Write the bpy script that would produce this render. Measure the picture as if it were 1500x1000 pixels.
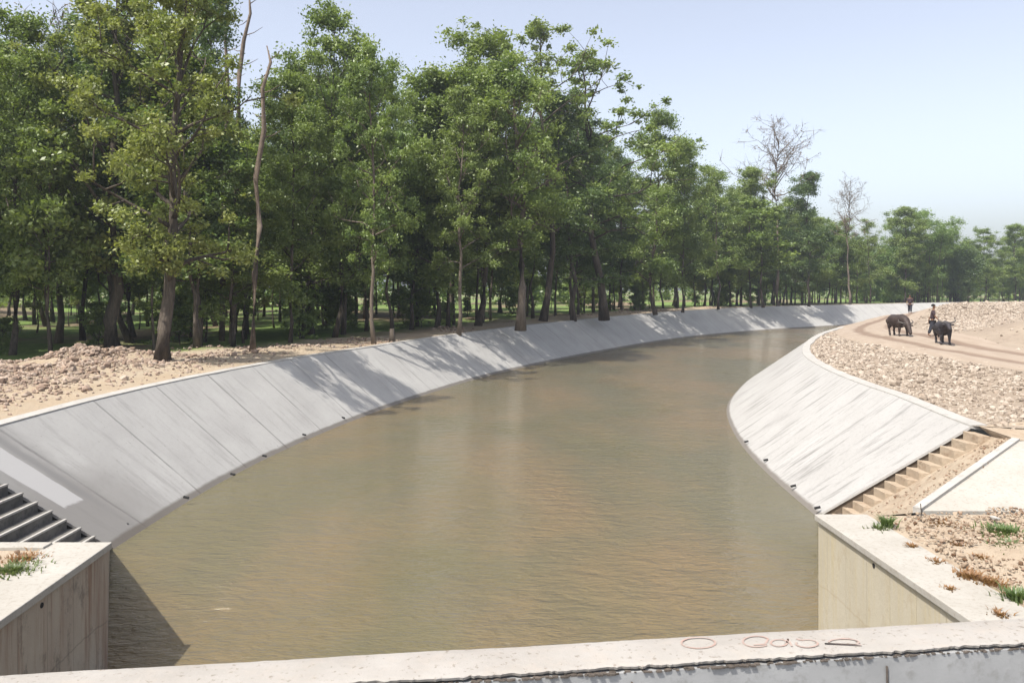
import bpy, math, random
import numpy as np
from mathutils import Vector, geometry
for o in list(bpy.data.objects): bpy.data.objects.remove(o)
SC = bpy.context.scene
COL = SC.collection
# ------------------------------------------------------------------ camera, sky, sun, exposure
CZ, HY, F = 5.35, 420.0, 1150.0
cam = bpy.data.objects.new('camera', bpy.data.cameras.new('camera'))
COL.objects.link(cam)
cam.location = (0, 0, CZ); cam.rotation_euler = (math.radians(90), 0, 0)
cam.data.sensor_width = 36; cam.data.lens = 36*F/1500
cam.data.shift_y = -(500-HY)/1500
cam.data.clip_start = 0.1; cam.data.clip_end = 5000
SC.camera = cam
SUN_EL = math.radians(58); SUN_AZ = math.atan2(-.71, -.70)      # horizontal direction from the scene towards the sun
W = bpy.data.worlds.new('World'); SC.world = W; W.use_nodes = True
nt = W.node_tree; nt.nodes.clear()
sk = nt.nodes.new('ShaderNodeTexSky'); sk.sky_type = 'NISHITA'; sk.sun_disc = False
sk.sun_elevation = SUN_EL
sk.sun_rotation = math.pi/2 - SUN_AZ
sk.air_density = 1.0; sk.dust_density = 3.0; sk.ozone_density = 1.9; sk.altitude = 0
bg = nt.nodes.new('ShaderNodeBackground'); bg.inputs[1].default_value = 0.112
wo = nt.nodes.new('ShaderNodeOutputWorld')
hs = nt.nodes.new('ShaderNodeHueSaturation'); hs.inputs['Saturation'].default_value = .52; hs.inputs['Hue'].default_value = .508; hs.inputs['Value'].default_value = 1.0
nt.links.new(sk.outputs[0], hs.inputs['Color']); nt.links.new(hs.outputs[0], bg.inputs[0]); nt.links.new(bg.outputs[0], wo.inputs[0])
sl = bpy.data.lights.new('sun', 'SUN'); sl.energy = 3.1; sl.angle = math.radians(0.55); sl.color = (1, .955, .88)
so = bpy.data.objects.new('sun', sl); COL.objects.link(so)
sd = Vector((math.cos(SUN_EL)*math.cos(SUN_AZ), math.cos(SUN_EL)*math.sin(SUN_AZ), math.sin(SUN_EL)))
so.rotation_euler = sd.to_track_quat('Z', 'Y').to_euler(); so.location = (-30, -20, 60)
SC.view_settings.view_transform = 'Standard'; SC.view_settings.look = 'None'
SC.view_settings.exposure = 1.2; SC.view_settings.gamma = 1
SC.cycles.transparent_max_bounces = 8
SC.cycles.max_bounces = 6

rng = np.random.default_rng(7); R = random.Random(5)
def G(px, py, z):
    D = F*(CZ-z)/(py-HY)
    return np.array([(px-750)*D/F, D, z])

# ------------------------------------------------------------------ materials
MATS = {}
class NB:
    def __init__(s, name):
        s.m = bpy.data.materials.new(name); s.m.use_nodes = True
        s.t = s.m.node_tree; s.t.nodes.clear()
        s.out = s.t.nodes.new('ShaderNodeOutputMaterial')
        s.bs = s.t.nodes.new('ShaderNodeBsdfPrincipled'); s.t.links.new(s.bs.outputs[0], s.out.inputs[0])
        s.bs.inputs['Roughness'].default_value = .9
        s.bs.inputs['Specular IOR Level'].default_value = .25
        s.tc = s.t.nodes.new('ShaderNodeTexCoord')
    def n(s, typ, **kw):
        nd = s.t.nodes.new(typ)
        for k, v in kw.items(): setattr(nd, k, v)
        return nd
    def l(s, a, b): s.t.links.new(a, b)
    def mp(s, src, sc=(1,1,1), rot=(0,0,0), loc=(0,0,0)):
        m = s.n('ShaderNodeMapping'); s.l(s.tc.outputs[src] if isinstance(src, str) else src, m.inputs[0])
        m.inputs['Scale'].default_value = sc; m.inputs['Rotation'].default_value = rot; m.inputs['Location'].default_value = loc
        return m.outputs[0]
    def noise(s, vec, scale, detail=6, rough=.6, dist=0):
        t = s.n('ShaderNodeTexNoise'); s.l(vec, t.inputs['Vector'])
        t.inputs['Scale'].default_value = scale; t.inputs['Detail'].default_value = detail
        t.inputs['Roughness'].default_value = rough; t.inputs['Distortion'].default_value = dist
        return t.outputs['Fac']
    def ramp(s, fac, stops):
        r = s.n('ShaderNodeValToRGB'); s.l(fac, r.inputs[0]); e = r.color_ramp.elements
        while len(e) < len(stops): e.new(.5)
        for i, (p, c) in enumerate(stops):
            e[i].position = p
            e[i].color = (c, c, c, 1) if isinstance(c, (int, float)) else (*c, 1)
        return r.outputs[0]
    def mix(s, fac, a, b, mode='MIX'):
        m = s.n('ShaderNodeMix', data_type='RGBA', blend_type=mode)
        if isinstance(fac, (int, float)): m.inputs[0].default_value = fac
        else: s.l(fac, m.inputs[0])
        for v, i in ((a, 6), (b, 7)):
            if isinstance(v, tuple): m.inputs[i].default_value = (*v, 1)
            else: s.l(v, m.inputs[i])
        return m.outputs[2]
    def math(s, op, a, b=None, c=None):
        m = s.n('ShaderNodeMath', operation=op)
        for i, v in enumerate((a, b, c)):
            if v is None: continue
            if isinstance(v, (int, float)): m.inputs[i].default_value = v
            else: s.l(v, m.inputs[i])
        return m.outputs[0]
    def sep(s, v):
        x = s.n('ShaderNodeSeparateXYZ'); s.l(v, x.inputs[0]); return x.outputs
    def attr(s, name):
        a = s.n('ShaderNodeAttribute'); a.attribute_name = name; return a.outputs['Fac']
    def color(s, c):
        if isinstance(c, tuple): s.bs.inputs['Base Color'].default_value = (*c, 1)
        else: s.l(c, s.bs.inputs['Base Color'])
    def bump(s, h, strength=.5, dist=.05):
        b = s.n('ShaderNodeBump'); b.inputs['Strength'].default_value = strength; b.inputs['Distance'].default_value = dist
        s.l(h, b.inputs['Height']); s.l(b.outputs[0], s.bs.inputs['Normal'])

def band(b, v, lo, hi, soft):          # 1 between lo and hi
    a = b.n('ShaderNodeMapRange'); b.l(v, a.inputs[0]); a.inputs[1].default_value = lo-soft; a.inputs[2].default_value = lo+soft
    c = b.n('ShaderNodeMapRange'); b.l(v, c.inputs[0]); c.inputs[1].default_value = hi-soft; c.inputs[2].default_value = hi+soft
    c.inputs[3].default_value = 1; c.inputs[4].default_value = 0
    return b.math('MULTIPLY', a.outputs[0], c.outputs[0])

def lining_mat(name, c0, c1, c2, left):
    b = NB(name)
    uv = b.mp('UV'); s = b.sep(uv)
    streak = b.noise(b.mp('UV', (1.6, .22, 1)), 2.2, 8, .65)
    blot = b.noise(b.mp('UV', (1, 1, 1)), .55, 5, .6)
    fine = b.noise(b.mp('UV', (1, 1, 1)), 9, 6, .7)
    c = b.mix(b.ramp(blot, [(.3, 0.), (.7, 1.)]), c0, c1)
    c = b.mix(b.math('MULTIPLY', b.ramp(streak, [(.52, 0.), (.68, 1.)]), .5 if left else .72), c, c2)
    c = b.mix(b.math('MULTIPLY', b.ramp(fine, [(.5, 0.), (.75, 1.)]), .25), c, c2)
    # joints every 3 m
    j = b.math('ABSOLUTE', b.math('SUBTRACT', b.math('FRACT', b.math('ADD', b.math('DIVIDE', s[0], 2.9), b.math('MULTIPLY', b.math('SUBTRACT', fine, .5), .012))), .5))
    jm = b.ramp(j, [(.0, 1.), (.019, 0.)])
    patchy = b.ramp(b.noise(b.mp('UV', (.7, .7, 1)), 1.2, 3), [(.35, .25), (.6, .95)])
    jm2 = b.math('MULTIPLY', jm, patchy)
    c = b.mix(b.math('MULTIPLY', jm2, .85 if left else .12), c, (.11, .105, .1))
    # small dark specks
    sp = b.ramp(b.noise(b.mp('UV', (3, 1.2, 1)), 5, 2, .5), [(.70, 0.), (.73, 1.)])
    c = b.mix(b.math('MULTIPLY', sp, .5), c, (.16, .15, .14))
    wob = b.math('MULTIPLY', b.math('SUBTRACT', b.noise(b.mp('UV'), 1.7, 5), .5), .5)
    u2 = b.math('ADD', s[0], wob); v2 = b.math('ADD', s[1], b.math('MULTIPLY', wob, 1.6))
    if left:
        # first bay: damp darker concrete, a newer light render patch, a dark seam
        damp = b.math('MULTIPLY', band(b, u2, -2, 1.55, .25), b.ramp(blot, [(.3, .55), (.7, .95)]))
        c = b.mix(b.math('MULTIPLY', damp, .75), c, (.15, .142, .134))
        low = b.math('MULTIPLY', band(b, u2, -2, 2.6, .5), band(b, v2, 1.9, 4.2, .35))
        c = b.mix(b.math('MULTIPLY', low, .45), c, (.17, .158, .145))
        u3 = b.math('ADD', s[0], b.math('MULTIPLY', wob, .16)); v3 = b.math('ADD', s[1], b.math('MULTIPLY', wob, .6))
        pt = b.math('MULTIPLY', band(b, u3, .38, 1.02, .015), band(b, v3, -1, 2.55, .03))
        c = b.mix(b.math('MULTIPLY', pt, .85), c, (.40, .39, .38))
        sm = b.math('MULTIPLY', band(b, u3, 1.1, 1.28, .05), band(b, v3, -1, 2.8, .5))
        c = b.mix(b.math('MULTIPLY', sm, .6), c, (.17, .165, .16))
    # wet strip above the waterline
    wet = band(b, b.math('ADD', b.attr('hgt'), b.math('MULTIPLY', wob, .12)), -5, .055 if left else .03, .025)
    c = b.mix(b.math('MULTIPLY', wet, .8), c, (.10, .085, .07))
    b.color(c)
    h = b.math('SUBTRACT', b.math('ADD', b.math('MULTIPLY', fine, .4), blot), b.math('MULTIPLY', jm, 1.2))
    b.bump(h, .35, .02); b.bs.inputs['Roughness'].default_value = .85
    return b.m
MATS['lin_l'] = lining_mat('concrete_lining_grey', (.31, .30, .285), (.375, .365, .345), (.215, .205, .195), True)
MATS['lin_r'] = lining_mat('concrete_lining_pale', (.30, .29, .275), (.345, .335, .32), (.13, .125, .118), False)

def simple(name, c0, c1, scale, c2=None, s2=12, bump=.4, bd=.03, rough=.9, detail=7):
    b = NB(name); o = b.mp('Object')
    c = b.mix(b.ramp(b.noise(o, scale, detail, .65), [(.35, 0.), (.65, 1.)]), c0, c1)
    if c2: c = b.mix(b.ramp(b.noise(o, s2, 5, .7), [(.52, 0.), (.68, .8)]), c, c2)
    b.color(c); b.bump(b.noise(o, s2, 8, .7), bump, bd); b.bs.inputs['Roughness'].default_value = rough
    return b.m
MATS['kerb'] = simple('white_mortar', (.31, .295, .27), (.37, .355, .33), 1.5, (.24, .22, .195), 6)
MATS['sand'] = simple('pale_sand', (.46, .37, .26), (.56, .47, .35), .7, (.36, .27, .18), 7)
MATS['stone'] = None
def stone_mat(name, cols):
    b = NB(name)
    r = b.attr('tint')
    c = b.ramp(r, [(i/(len(cols)-1), q) for i, q in enumerate(cols)])
    c = b.mix(b.math('MULTIPLY', b.ramp(b.noise(b.mp('Object'), 14, 5), [(.4, 0.), (.7, 1.)]), .4), c, cols[0])
    b.color(c); b.bump(b.noise(b.mp('Object'), 30, 5), .4, .01); return b.m
MATS['riprap'] = stone_mat('river_stone', [(.13, .10, .075), (.26, .21, .165), (.33, .275, .22), (.40, .345, .285), (.27, .21, .16)])
MATS['rubble'] = stone_mat('rubble_stone', [(.15, .105, .075), (.27, .195, .15), (.38, .31, .25), (.23, .175, .135), (.33, .24, .18)])
MATS['clod'] = stone_mat('clay_clod', [(.10, .055, .03), (.34, .27, .20), (.29, .225, .16), (.38, .31, .24), (.15, .08, .045)])

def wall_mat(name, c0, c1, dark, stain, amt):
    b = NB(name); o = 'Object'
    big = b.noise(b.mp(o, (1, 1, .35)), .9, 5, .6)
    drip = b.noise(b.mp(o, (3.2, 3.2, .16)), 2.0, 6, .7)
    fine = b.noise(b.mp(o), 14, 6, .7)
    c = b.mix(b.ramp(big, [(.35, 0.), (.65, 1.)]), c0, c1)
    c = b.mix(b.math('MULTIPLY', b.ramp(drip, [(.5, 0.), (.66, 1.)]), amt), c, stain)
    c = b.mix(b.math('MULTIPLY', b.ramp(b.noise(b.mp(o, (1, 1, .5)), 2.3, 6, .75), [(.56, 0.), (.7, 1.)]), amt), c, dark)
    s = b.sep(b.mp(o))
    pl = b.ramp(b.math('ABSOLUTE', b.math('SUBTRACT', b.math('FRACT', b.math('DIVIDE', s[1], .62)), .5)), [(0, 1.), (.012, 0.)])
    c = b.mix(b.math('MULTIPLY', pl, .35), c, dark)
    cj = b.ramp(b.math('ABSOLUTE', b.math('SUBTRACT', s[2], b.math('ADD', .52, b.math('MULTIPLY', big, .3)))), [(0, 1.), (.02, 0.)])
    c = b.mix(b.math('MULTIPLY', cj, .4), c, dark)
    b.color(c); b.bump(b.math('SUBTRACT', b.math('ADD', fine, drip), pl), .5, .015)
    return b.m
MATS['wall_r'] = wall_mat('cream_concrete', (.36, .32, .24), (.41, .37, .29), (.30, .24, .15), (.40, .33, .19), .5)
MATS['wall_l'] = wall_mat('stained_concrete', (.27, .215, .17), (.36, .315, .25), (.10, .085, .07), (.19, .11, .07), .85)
MATS['cap'] = simple('trowelled_concrete', (.30, .28, .245), (.35, .33, .295), 1.2, (.24, .21, .175), 16, .3, .01)

def parapet_mat():
    b = NB('rough_parapet_concrete'); o = b.mp('Object')
    c = b.mix(b.ramp(b.noise(o, 2.5, 6, .65), [(.35, 0.), (.65, 1.)]), (.27, .25, .225), (.32, .30, .275))
    c = b.mix(b.math('MULTIPLY', b.ramp(b.noise(o, 45, 4, .6), [(.60, 0.), (.68, 1.)]), .7), c, (.16, .13, .105))
    c = b.mix(b.math('MULTIPLY', b.ramp(b.noise(o, 9, 6, .7), [(.5, 0.), (.7, 1.)]), .35), c, (.35, .30, .25))
    b.color(c); b.bump(b.noise(o, 40, 8, .75), .6, .006); return b.m
MATS['parapet'] = parapet_mat()
MATS['parapet_face'] = simple('grey_parapet_face', (.22, .222, .222), (.28, .282, .282), 2, (.19, .188, .182), 14, .5, .005)
MATS['dark'] = simple('dark_crumbled_mortar', (.05, .042, .035), (.12, .10, .085), 30)
MATS['pipe'] = simple('black_pipe', (.012, .012, .012), (.03, .03, .03), 10)
MATS['redpaint'] = simple('faded_red_paint', (.32, .215, .18), (.30, .245, .215), 20, (.30, .27, .24), 70, .2, .002)
MATS['shade_soil'] = simple('shade_darkened_soil', (.09, .068, .048), (.14, .105, .075), 5)  # soil brown darkened to stand for shade under the slab
MATS['step_shade'] = simple('shade_dark_step', (.075, .07, .064), (.15, .14, .125), 2, (.05, .048, .045), 12)  # left steps: shade of the risers put into the colour
MATS['stepc'] = simple('step_concrete', (.36, .355, .35), (.46, .455, .45), 2, (.26, .25, .245), 12)

def water_mat():
    b = NB('muddy_water'); o = b.mp('Object')
    c = b.mix(b.ramp(b.noise(b.mp('Object', (1, .45, 1)), .16, 4, .55), [(.42, 0.), (.6, 1.)]), (.112, .098, .056), (.150, .110, .060))
    c = b.mix(b.math('MULTIPLY', b.ramp(b.noise(o, .5, 4), [(.45, 0.), (.7, 1.)]), .4), c, (.100, .092, .060))
    b.color(c); b.bs.inputs['Roughness'].default_value = .05; b.bs.inputs['IOR'].default_value = 1.33
    b.bs.inputs['Specular IOR Level'].default_value = .5
    w1 = b.noise(b.mp('Object', (1, 2.1, 1), (0, 0, .22)), 1.5, 3, .5, .6)
    w2 = b.noise(b.mp('Object', (1, 2.4, 1), (0, 0, .12)), 5.0, 3, .55, .5)
    w3 = b.noise(b.mp('Object', (1, 1.6, 1), (0, 0, .4)), .35, 2, .5)
    calm = b.ramp(b.noise(b.mp('Object', (1, .6, 1)), .12, 3), [(.38, .25), (.62, 1.)])
    h = b.math('ADD', b.math('MULTIPLY', w1, .85), b.math('ADD', b.math('MULTIPLY', w2, .42), b.math('MULTIPLY', w3, .3)))
    b.bump(b.math('MULTIPLY', h, calm), 1.0, .19)
    return b.m
MATS['water'] = water_mat()

def ground_left():
    b = NB('bank_and_forest_floor'); o = b.mp('Object'); d = b.attr('dist')
    n1 = b.noise(o, .35, 6, .65); n2 = b.noise(o, 2.5, 7, .7)
    sand = b.mix(b.ramp(n1, [(.35, 0.), (.65, 1.)]), (.36, .30, .225), (.31, .24, .165))
    sand = b.mix(b.ramp(n2, [(.5, 0.), (.68, .7)]), sand, (.33, .24, .155))
    litter = b.mix(b.ramp(n2, [(.35, 0.), (.65, 1.)]), (.11, .085, .055), (.22, .165, .105))
    grass = b.mix(b.ramp(n2, [(.35, 0.), (.65, 1.)]), (.085, .14, .035), (.16, .22, .055))
    gm = b.ramp(b.noise(b.mp('Object', (1, .6, 1)), .09, 5, .6), [(.43, 0.), (.52, 1.)])
    fl = b.mix(gm, litter, grass)
    dd = b.math('ADD', d, b.math('MULTIPLY', b.math('SUBTRACT', n1, .5), 7))
    mr = b.n('ShaderNodeMapRange'); b.l(dd, mr.inputs[0]); mr.inputs[1].default_value = 4.5; mr.inputs[2].default_value = 7
    b.color(b.mix(mr.outputs[0], sand, fl)); b.bump(b.math('ADD', n2, b.noise(o, 12, 6, .7)), .7, .08)
    return b.m
def ground_right():
    b = NB('sandy_bank_soil'); o = b.mp('Object'); d = b.attr('dist')
    n1 = b.noise(o, .3, 6, .65); n2 = b.noise(o, 3, 7, .7)
    c = b.mix(b.ramp(n1, [(.35, 0.), (.65, 1.)]), (.31, .255, .195), (.235, .185, .14))
    c = b.mix(b.ramp(n2, [(.5, 0.), (.68, .7)]), c, (.19, .145, .11))
    dd = b.math('ADD', d, b.math('MULTIPLY', b.math('SUBTRACT', n1, .5), 9))
    mr = b.n('ShaderNodeMapRange'); b.l(dd, mr.inputs[0]); mr.inputs[1].default_value = 70; mr.inputs[2].default_value = 85
    c = b.mix(mr.outputs[0], c, (.20, .20, .09))
    b.color(c); b.bump(b.math('ADD', n2, b.noise(o, 14, 6, .7)), .7, .06)
    return b.m
MATS['gl'] = ground_left(); MATS['gr'] = ground_right()
def road_mat():
    b = NB('dirt_road_surface'); s = b.sep(b.mp('UV'))
    n = b.noise(b.mp('UV', (.25, 1, 1)), 2.5, 6, .65)
    v = b.math('ADD', s[1], b.math('MULTIPLY', b.math('SUBTRACT', n, .5), .5))
    tr = b.math('MAXIMUM', band(b, v, -1.25, -.65, .12), band(b, v, .65, 1.25, .12))
    c = b.mix(b.ramp(n, [(.35, 0.), (.65, 1.)]), (.31, .25, .195), (.26, .205, .155))
    c = b.mix(b.math('MULTIPLY', tr, .75), c, (.15, .10, .07))
    b.color(c); b.bump(b.math('SUBTRACT', n, tr), .5, .05); return b.m
MATS['road'] = road_mat()
MATS['terrace'] = simple('pale_loose_soil', (.36, .295, .22), (.32, .25, .18), 1.2, (.23, .16, .105), 5, .9, .06)

def bark(name, c0, c1):
    b = NB(name); o = 'Object'
    n = b.noise(b.mp(o, (1, 1, .15)), 9, 6, .7)
    c = b.mix(b.ramp(n, [(.35, 0.), (.65, 1.)]), c0, c1)
    b.color(c); b.bump(n, .8, .05); return b.m
MATS['bark'] = bark('dark_bark', (.045, .036, .028), (.11, .09, .07))
MATS['bark_pale'] = bark('pale_bark', (.10, .08, .062), (.19, .155, .12))
def leaf(name, c0, c1, c2):
    b = NB(name); b.t.nodes.remove(b.bs)
    oi = b.n('ShaderNodeObjectInfo')
    n = b.noise(b.mp('Object'), .55, 3, .6)
    t = b.attr('tint')
    c = b.mix(b.ramp(b.math('ADD', b.math('MULTIPLY', n, .6), b.math('MULTIPLY', t, .4)), [(.3, 0.), (.65, 1.)]), c0, c1)
    c = b.mix(b.math('MULTIPLY', oi.outputs['Random'], .45), c, c2)
    d = b.n('ShaderNodeBsdfDiffuse'); tr = b.n('ShaderNodeBsdfTranslucent')
    g = b.n('ShaderNodeBsdfGlossy'); g.inputs['Roughness'].default_value = .45; g.inputs['Color'].default_value = (1, 1, 1, 1)
    b.l(c, d.inputs[0]); c2_ = b.mix(1.0, c, (1.05, 1.1, .55), 'MULTIPLY'); b.l(c2_, tr.inputs[0])
    m = b.n('ShaderNodeMixShader'); m.inputs[0].default_value = .42; b.l(d.outputs[0], m.inputs[1]); b.l(tr.outputs[0], m.inputs[2])
    m2 = b.n('ShaderNodeMixShader'); m2.inputs[0].default_value = .03; b.l(m.outputs[0], m2.inputs[1]); b.l(g.outputs[0], m2.inputs[2])
    b.l(m2.outputs[0], b.out.inputs[0]); return b.m
MATS['leaf'] = leaf('broadleaf_green', (.100, .160, .042), (.235, .305, .080), (.19, .225, .065))
MATS['leaf_yel'] = leaf('yellow_green_leaves', (.15, .19, .05), (.28, .30, .085), (.19, .225, .065))
MATS['leaf_dark'] = leaf('dark_leaves', (.065, .112, .040), (.145, .205, .066), (.11, .15, .055))
MATS['leaf_dry'] = leaf('rusty_sparse_leaves', (.15, .10, .06), (.22, .16, .09), (.16, .13, .09))
MATS['bamboo'] = leaf('bamboo_leaves', (.13, .21, .055), (.20, .28, .075), (.14, .21, .065))
MATS['hide'] = simple('dark_buffalo_hide', (.018, .016, .019), (.038, .034, .037), 3, (.06, .05, .048), 9, .3, .01, .6)
MATS['hide_brown'] = simple('brown_buffalo_hide', (.030, .021, .018), (.055, .040, .033), 3, (.03, .022, .02), 9, .3, .01, .6)
MATS['horn'] = simple('horn', (.06, .055, .05), (.12, .11, .10), 6)
MATS['skin'] = simple('brown_skin', (.14, .07, .04), (.17, .09, .055), 5, rough=.6)
MATS['hair'] = simple('black_hair', (.01, .01, .01), (.02, .018, .016), 8)
MATS['shirt_dark'] = simple('dark_shirt', (.03, .022, .025), (.06, .04, .045), 6)
MATS['shirt_grey'] = simple('grey_violet_shirt', (.16, .13, .15), (.24, .20, .23), 6)
MATS['cloth_red'] = simple('maroon_cloth', (.12, .035, .03), (.16, .05, .04), 6)
MATS['trouser'] = simple('dark_trousers', (.02, .022, .03), (.045, .045, .055), 6)
MATS['bleach'] = simple('sun_bleached_wood', (.11, .085, .065), (.20, .155, .12), 3, (.07, .055, .045), 5)

# ------------------------------------------------------------------ object helpers
def mesh_obj(name, V, Fc, mat, parent=None, smooth=False, uv=None, attrs=None):
    me = bpy.data.meshes.new(name)
    me.from_pydata([tuple(map(float, v)) for v in V] if not isinstance(V, list) else V, [], Fc if isinstance(Fc, list) else Fc.tolist())
    if uv is not None:
        ul = me.uv_layers.new(name='UVMap'); li = np.zeros(len(me.loops), np.int32); me.loops.foreach_get('vertex_index', li)
        ul.data.foreach_set('uv', np.asarray(uv, np.float32)[li].ravel())
    if attrs:
        for k, a in attrs.items():
            at = me.attributes.new(k, 'FLOAT', 'POINT'); at.data.foreach_set('value', np.asarray(a, np.float32))
    if smooth: me.polygons.foreach_set('use_smooth', [True]*len(me.polygons))
    me.materials.append(MATS[mat]); me.update()
    o = bpy.data.objects.new(name, me); COL.objects.link(o)
    if parent: o.parent = parent
    return o
def tag(o, label=None, cat=None, group=None, kind=None):
    if label: o['label'] = label
    if cat: o['category'] = cat
    if group: o['group'] = group
    if kind: o['kind'] = kind
    return o
def empty(name, loc, label, cat, group=None, rz=0):
    o = bpy.data.objects.new(name, None); COL.objects.link(o); o.location = loc; o.rotation_euler = (0, 0, rz)
    o.empty_display_size = .3
    return tag(o, label, cat, group)
class MB:
    def __init__(s): s.v = []; s.f = []
    def box(s, a, b):
        (x0, y0, z0), (x1, y1, z1) = a, b
        s.hexa([(x0,y0,z0),(x1,y0,z0),(x1,y1,z0),(x0,y1,z0),(x0,y0,z1),(x1,y0,z1),(x1,y1,z1),(x0,y1,z1)])
    def hexa(s, p):
        n = len(s.v); s.v += [tuple(map(float, q)) for q in p]
        s.f += [[n+i for i in q] for q in ((0,3,2,1),(4,5,6,7),(0,1,5,4),(1,2,6,5),(2,3,7,6),(3,0,4,7))]
    def prism(s, poly, z0, z1):
        k = len(poly); n = len(s.v)
        z0s = z0 if hasattr(z0, '__len__') else [z0]*k; z1s = z1 if hasattr(z1, '__len__') else [z1]*k
        s.v += [(float(p[0]), float(p[1]), float(z)) for p, z in zip(poly, z0s)] + [(float(p[0]), float(p[1]), float(z)) for p, z in zip(poly, z1s)]
        s.f.append([n+i for i in range(k)][::-1]); s.f.append([n+k+i for i in range(k)])
        for i in range(k): j = (i+1) % k; s.f.append([n+i, n+j, n+k+j, n+k+i])
    def tube(s, pts, rad, seg=6):
        pts = [Vector(p) for p in pts]; n0 = len(s.v)
        up = Vector((0, 0, 1))
        for i, p in enumerate(pts):
            d = (pts[min(i+1, len(pts)-1)]-pts[max(i-1, 0)]).normalized()
            a = d.cross(up); a = a.normalized() if a.length > .05 else d.cross(Vector((1, 0, 0))).normalized()
            b = d.cross(a); r = rad[i] if hasattr(rad, '__len__') else rad
            for k in range(seg):
                t = 2*math.pi*k/seg; q = p+a*(r*math.cos(t))+b*(r*math.sin(t)); s.v.append((q.x, q.y, q.z))
        for i in range(len(pts)-1):
            for k in range(seg):
                j = (k+1) % seg; s.f.append([n0+i*seg+k, n0+i*seg+j, n0+(i+1)*seg+j, n0+(i+1)*seg+k])
        s.f.append([n0+k for k in range(seg)][::-1]); s.f.append([n0+(len(pts)-1)*seg+k for k in range(seg)])
    def build(s, name, mat, parent=None, smooth=False, bevel=0):
        o = mesh_obj(name, s.v, s.f, mat, parent, smooth)
        if bevel:
            m = o.modifiers.new('b', 'BEVEL'); m.width = bevel; m.segments = 2; m.limit_method = 'ANGLE'
        return o

# value noise for terrain
_tab = rng.random((256, 256))
def vnoise(x, y, s):
    x = np.asarray(x)*s+1000.3; y = np.asarray(y)*s+1000.7
    xi = np.floor(x).astype(int); yi = np.floor(y).astype(int); fx = x-xi; fy = y-yi
    fx = fx*fx*(3-2*fx); fy = fy*fy*(3-2*fy); T = lambda a, b: _tab[a % 256, b % 256]
    return (T(xi, yi)*(1-fx)*(1-fy)+T(xi+1, yi)*fx*(1-fy)+T(xi, yi+1)*(1-fx)*fy+T(xi+1, yi+1)*fx*fy)-.5
def sstep(a, b, x):
    t = np.clip((np.asarray(x, float)-a)/(b-a), 0, 1); return t*t*(3-2*t)

# ------------------------------------------------------------------ canal geometry
def catmull(P, step):
    P = np.array(P, float); out = []
    Q = np.vstack([2*P[0]-P[1], P, 2*P[-1]-P[-2]])
    for i in range(1, len(Q)-2):
        n = max(2, int(np.linalg.norm(Q[i+1]-Q[i])/step)); t = np.linspace(0, 1, n, endpoint=False)[:, None]
        a, b, c, d = Q[i-1], Q[i], Q[i+1], Q[i+2]
        out.append(.5*((2*b)+(-a+c)*t+(2*a-5*b+4*c-d)*t**2+(-a+3*b-3*c+d)*t**3))
    out.append(P[-1:]); return np.vstack(out)
def smooth_curve(C, k):
    for _ in range(k): C[1:-1] = (C[:-2]+2*C[1:-1]+C[2:])/4
    return C
def normals(C):
    T = np.gradient(C, axis=0); T /= np.linalg.norm(T, axis=1)[:, None]; return np.stack([T[:, 1], -T[:, 0]], 1)   # to the right
toeL = smooth_curve(catmull([(-8.3,16.2),(-8.22,21.2),(-7.5,27),(-5.95,34.2),(-4.4,39.4),(-2,46.6),(2.4,56.2),(7.8,66.3),(13.4,76),(19.9,85.4),(28.6,94.9),(35.7,101.5),(48.6,111.5),(63,120.5),(82,130),(112,139),(160,149),(240,160),(420,180)], .8), 12)
toeR = smooth_curve(catmull([(7.25,18.5),(7.72,25.6),(9.4,34.3),(11.6,40.4),(14.4,46.9),(19.2,56),(25.4,65.6),(32.4,74.6),(40.6,83.4),(51,92.6),(66,103),(88,114),(118,124),(164,134),(245,146),(425,166)], .8), 12)
NL = -normals(toeL); NR = normals(toeR)
sL = np.concatenate([[0], np.cumsum(np.linalg.norm(np.diff(toeL, axis=0), axis=1))])
sR = np.concatenate([[0], np.cumsum(np.linalg.norm(np.diff(toeR, axis=0), axis=1))])
wL = 2.85+.5*sstep(20, 70, sL)
creL = toeL+NL*wL[:, None]
b0 = (1-sstep(0, 4, sL))[:, None]; creL = creL+b0*(np.array([-11.1, 15.0])-creL[0])
# crest height from the line it follows
cx = [-400, 0, 200, 333, 400, 500, 592, 667, 728, 800, 890, 971, 1079, 1130, 1190, 1250, 1330, 1500, 3000]
cy = [760, 623, 567, 542, 529, 515, 501, 491, 481, 473, 465, 457, 450.5, 448.5, 447.3, 446.5, 444, 441, 437]
px = 750+F*creL[:, 0]/creL[:, 1]
zL = CZ-(np.interp(px, cx, cy)-HY)*creL[:, 1]/F
zL = np.clip(zL, 2.1, 3.0); zL[px < 60] = 2.35; zL[creL[:, 0] > 75] = 2.8
zL = smooth_curve(zL.reshape(-1, 1), 160)[:, 0]
creR = toeR+NR*3.2
b0 = (1-sstep(0, 4, sR))[:, None]; creR = creR+b0*(np.array([9.96, 17.0])-creR[0])
zR = np.full(len(creR), 2.35)

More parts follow.
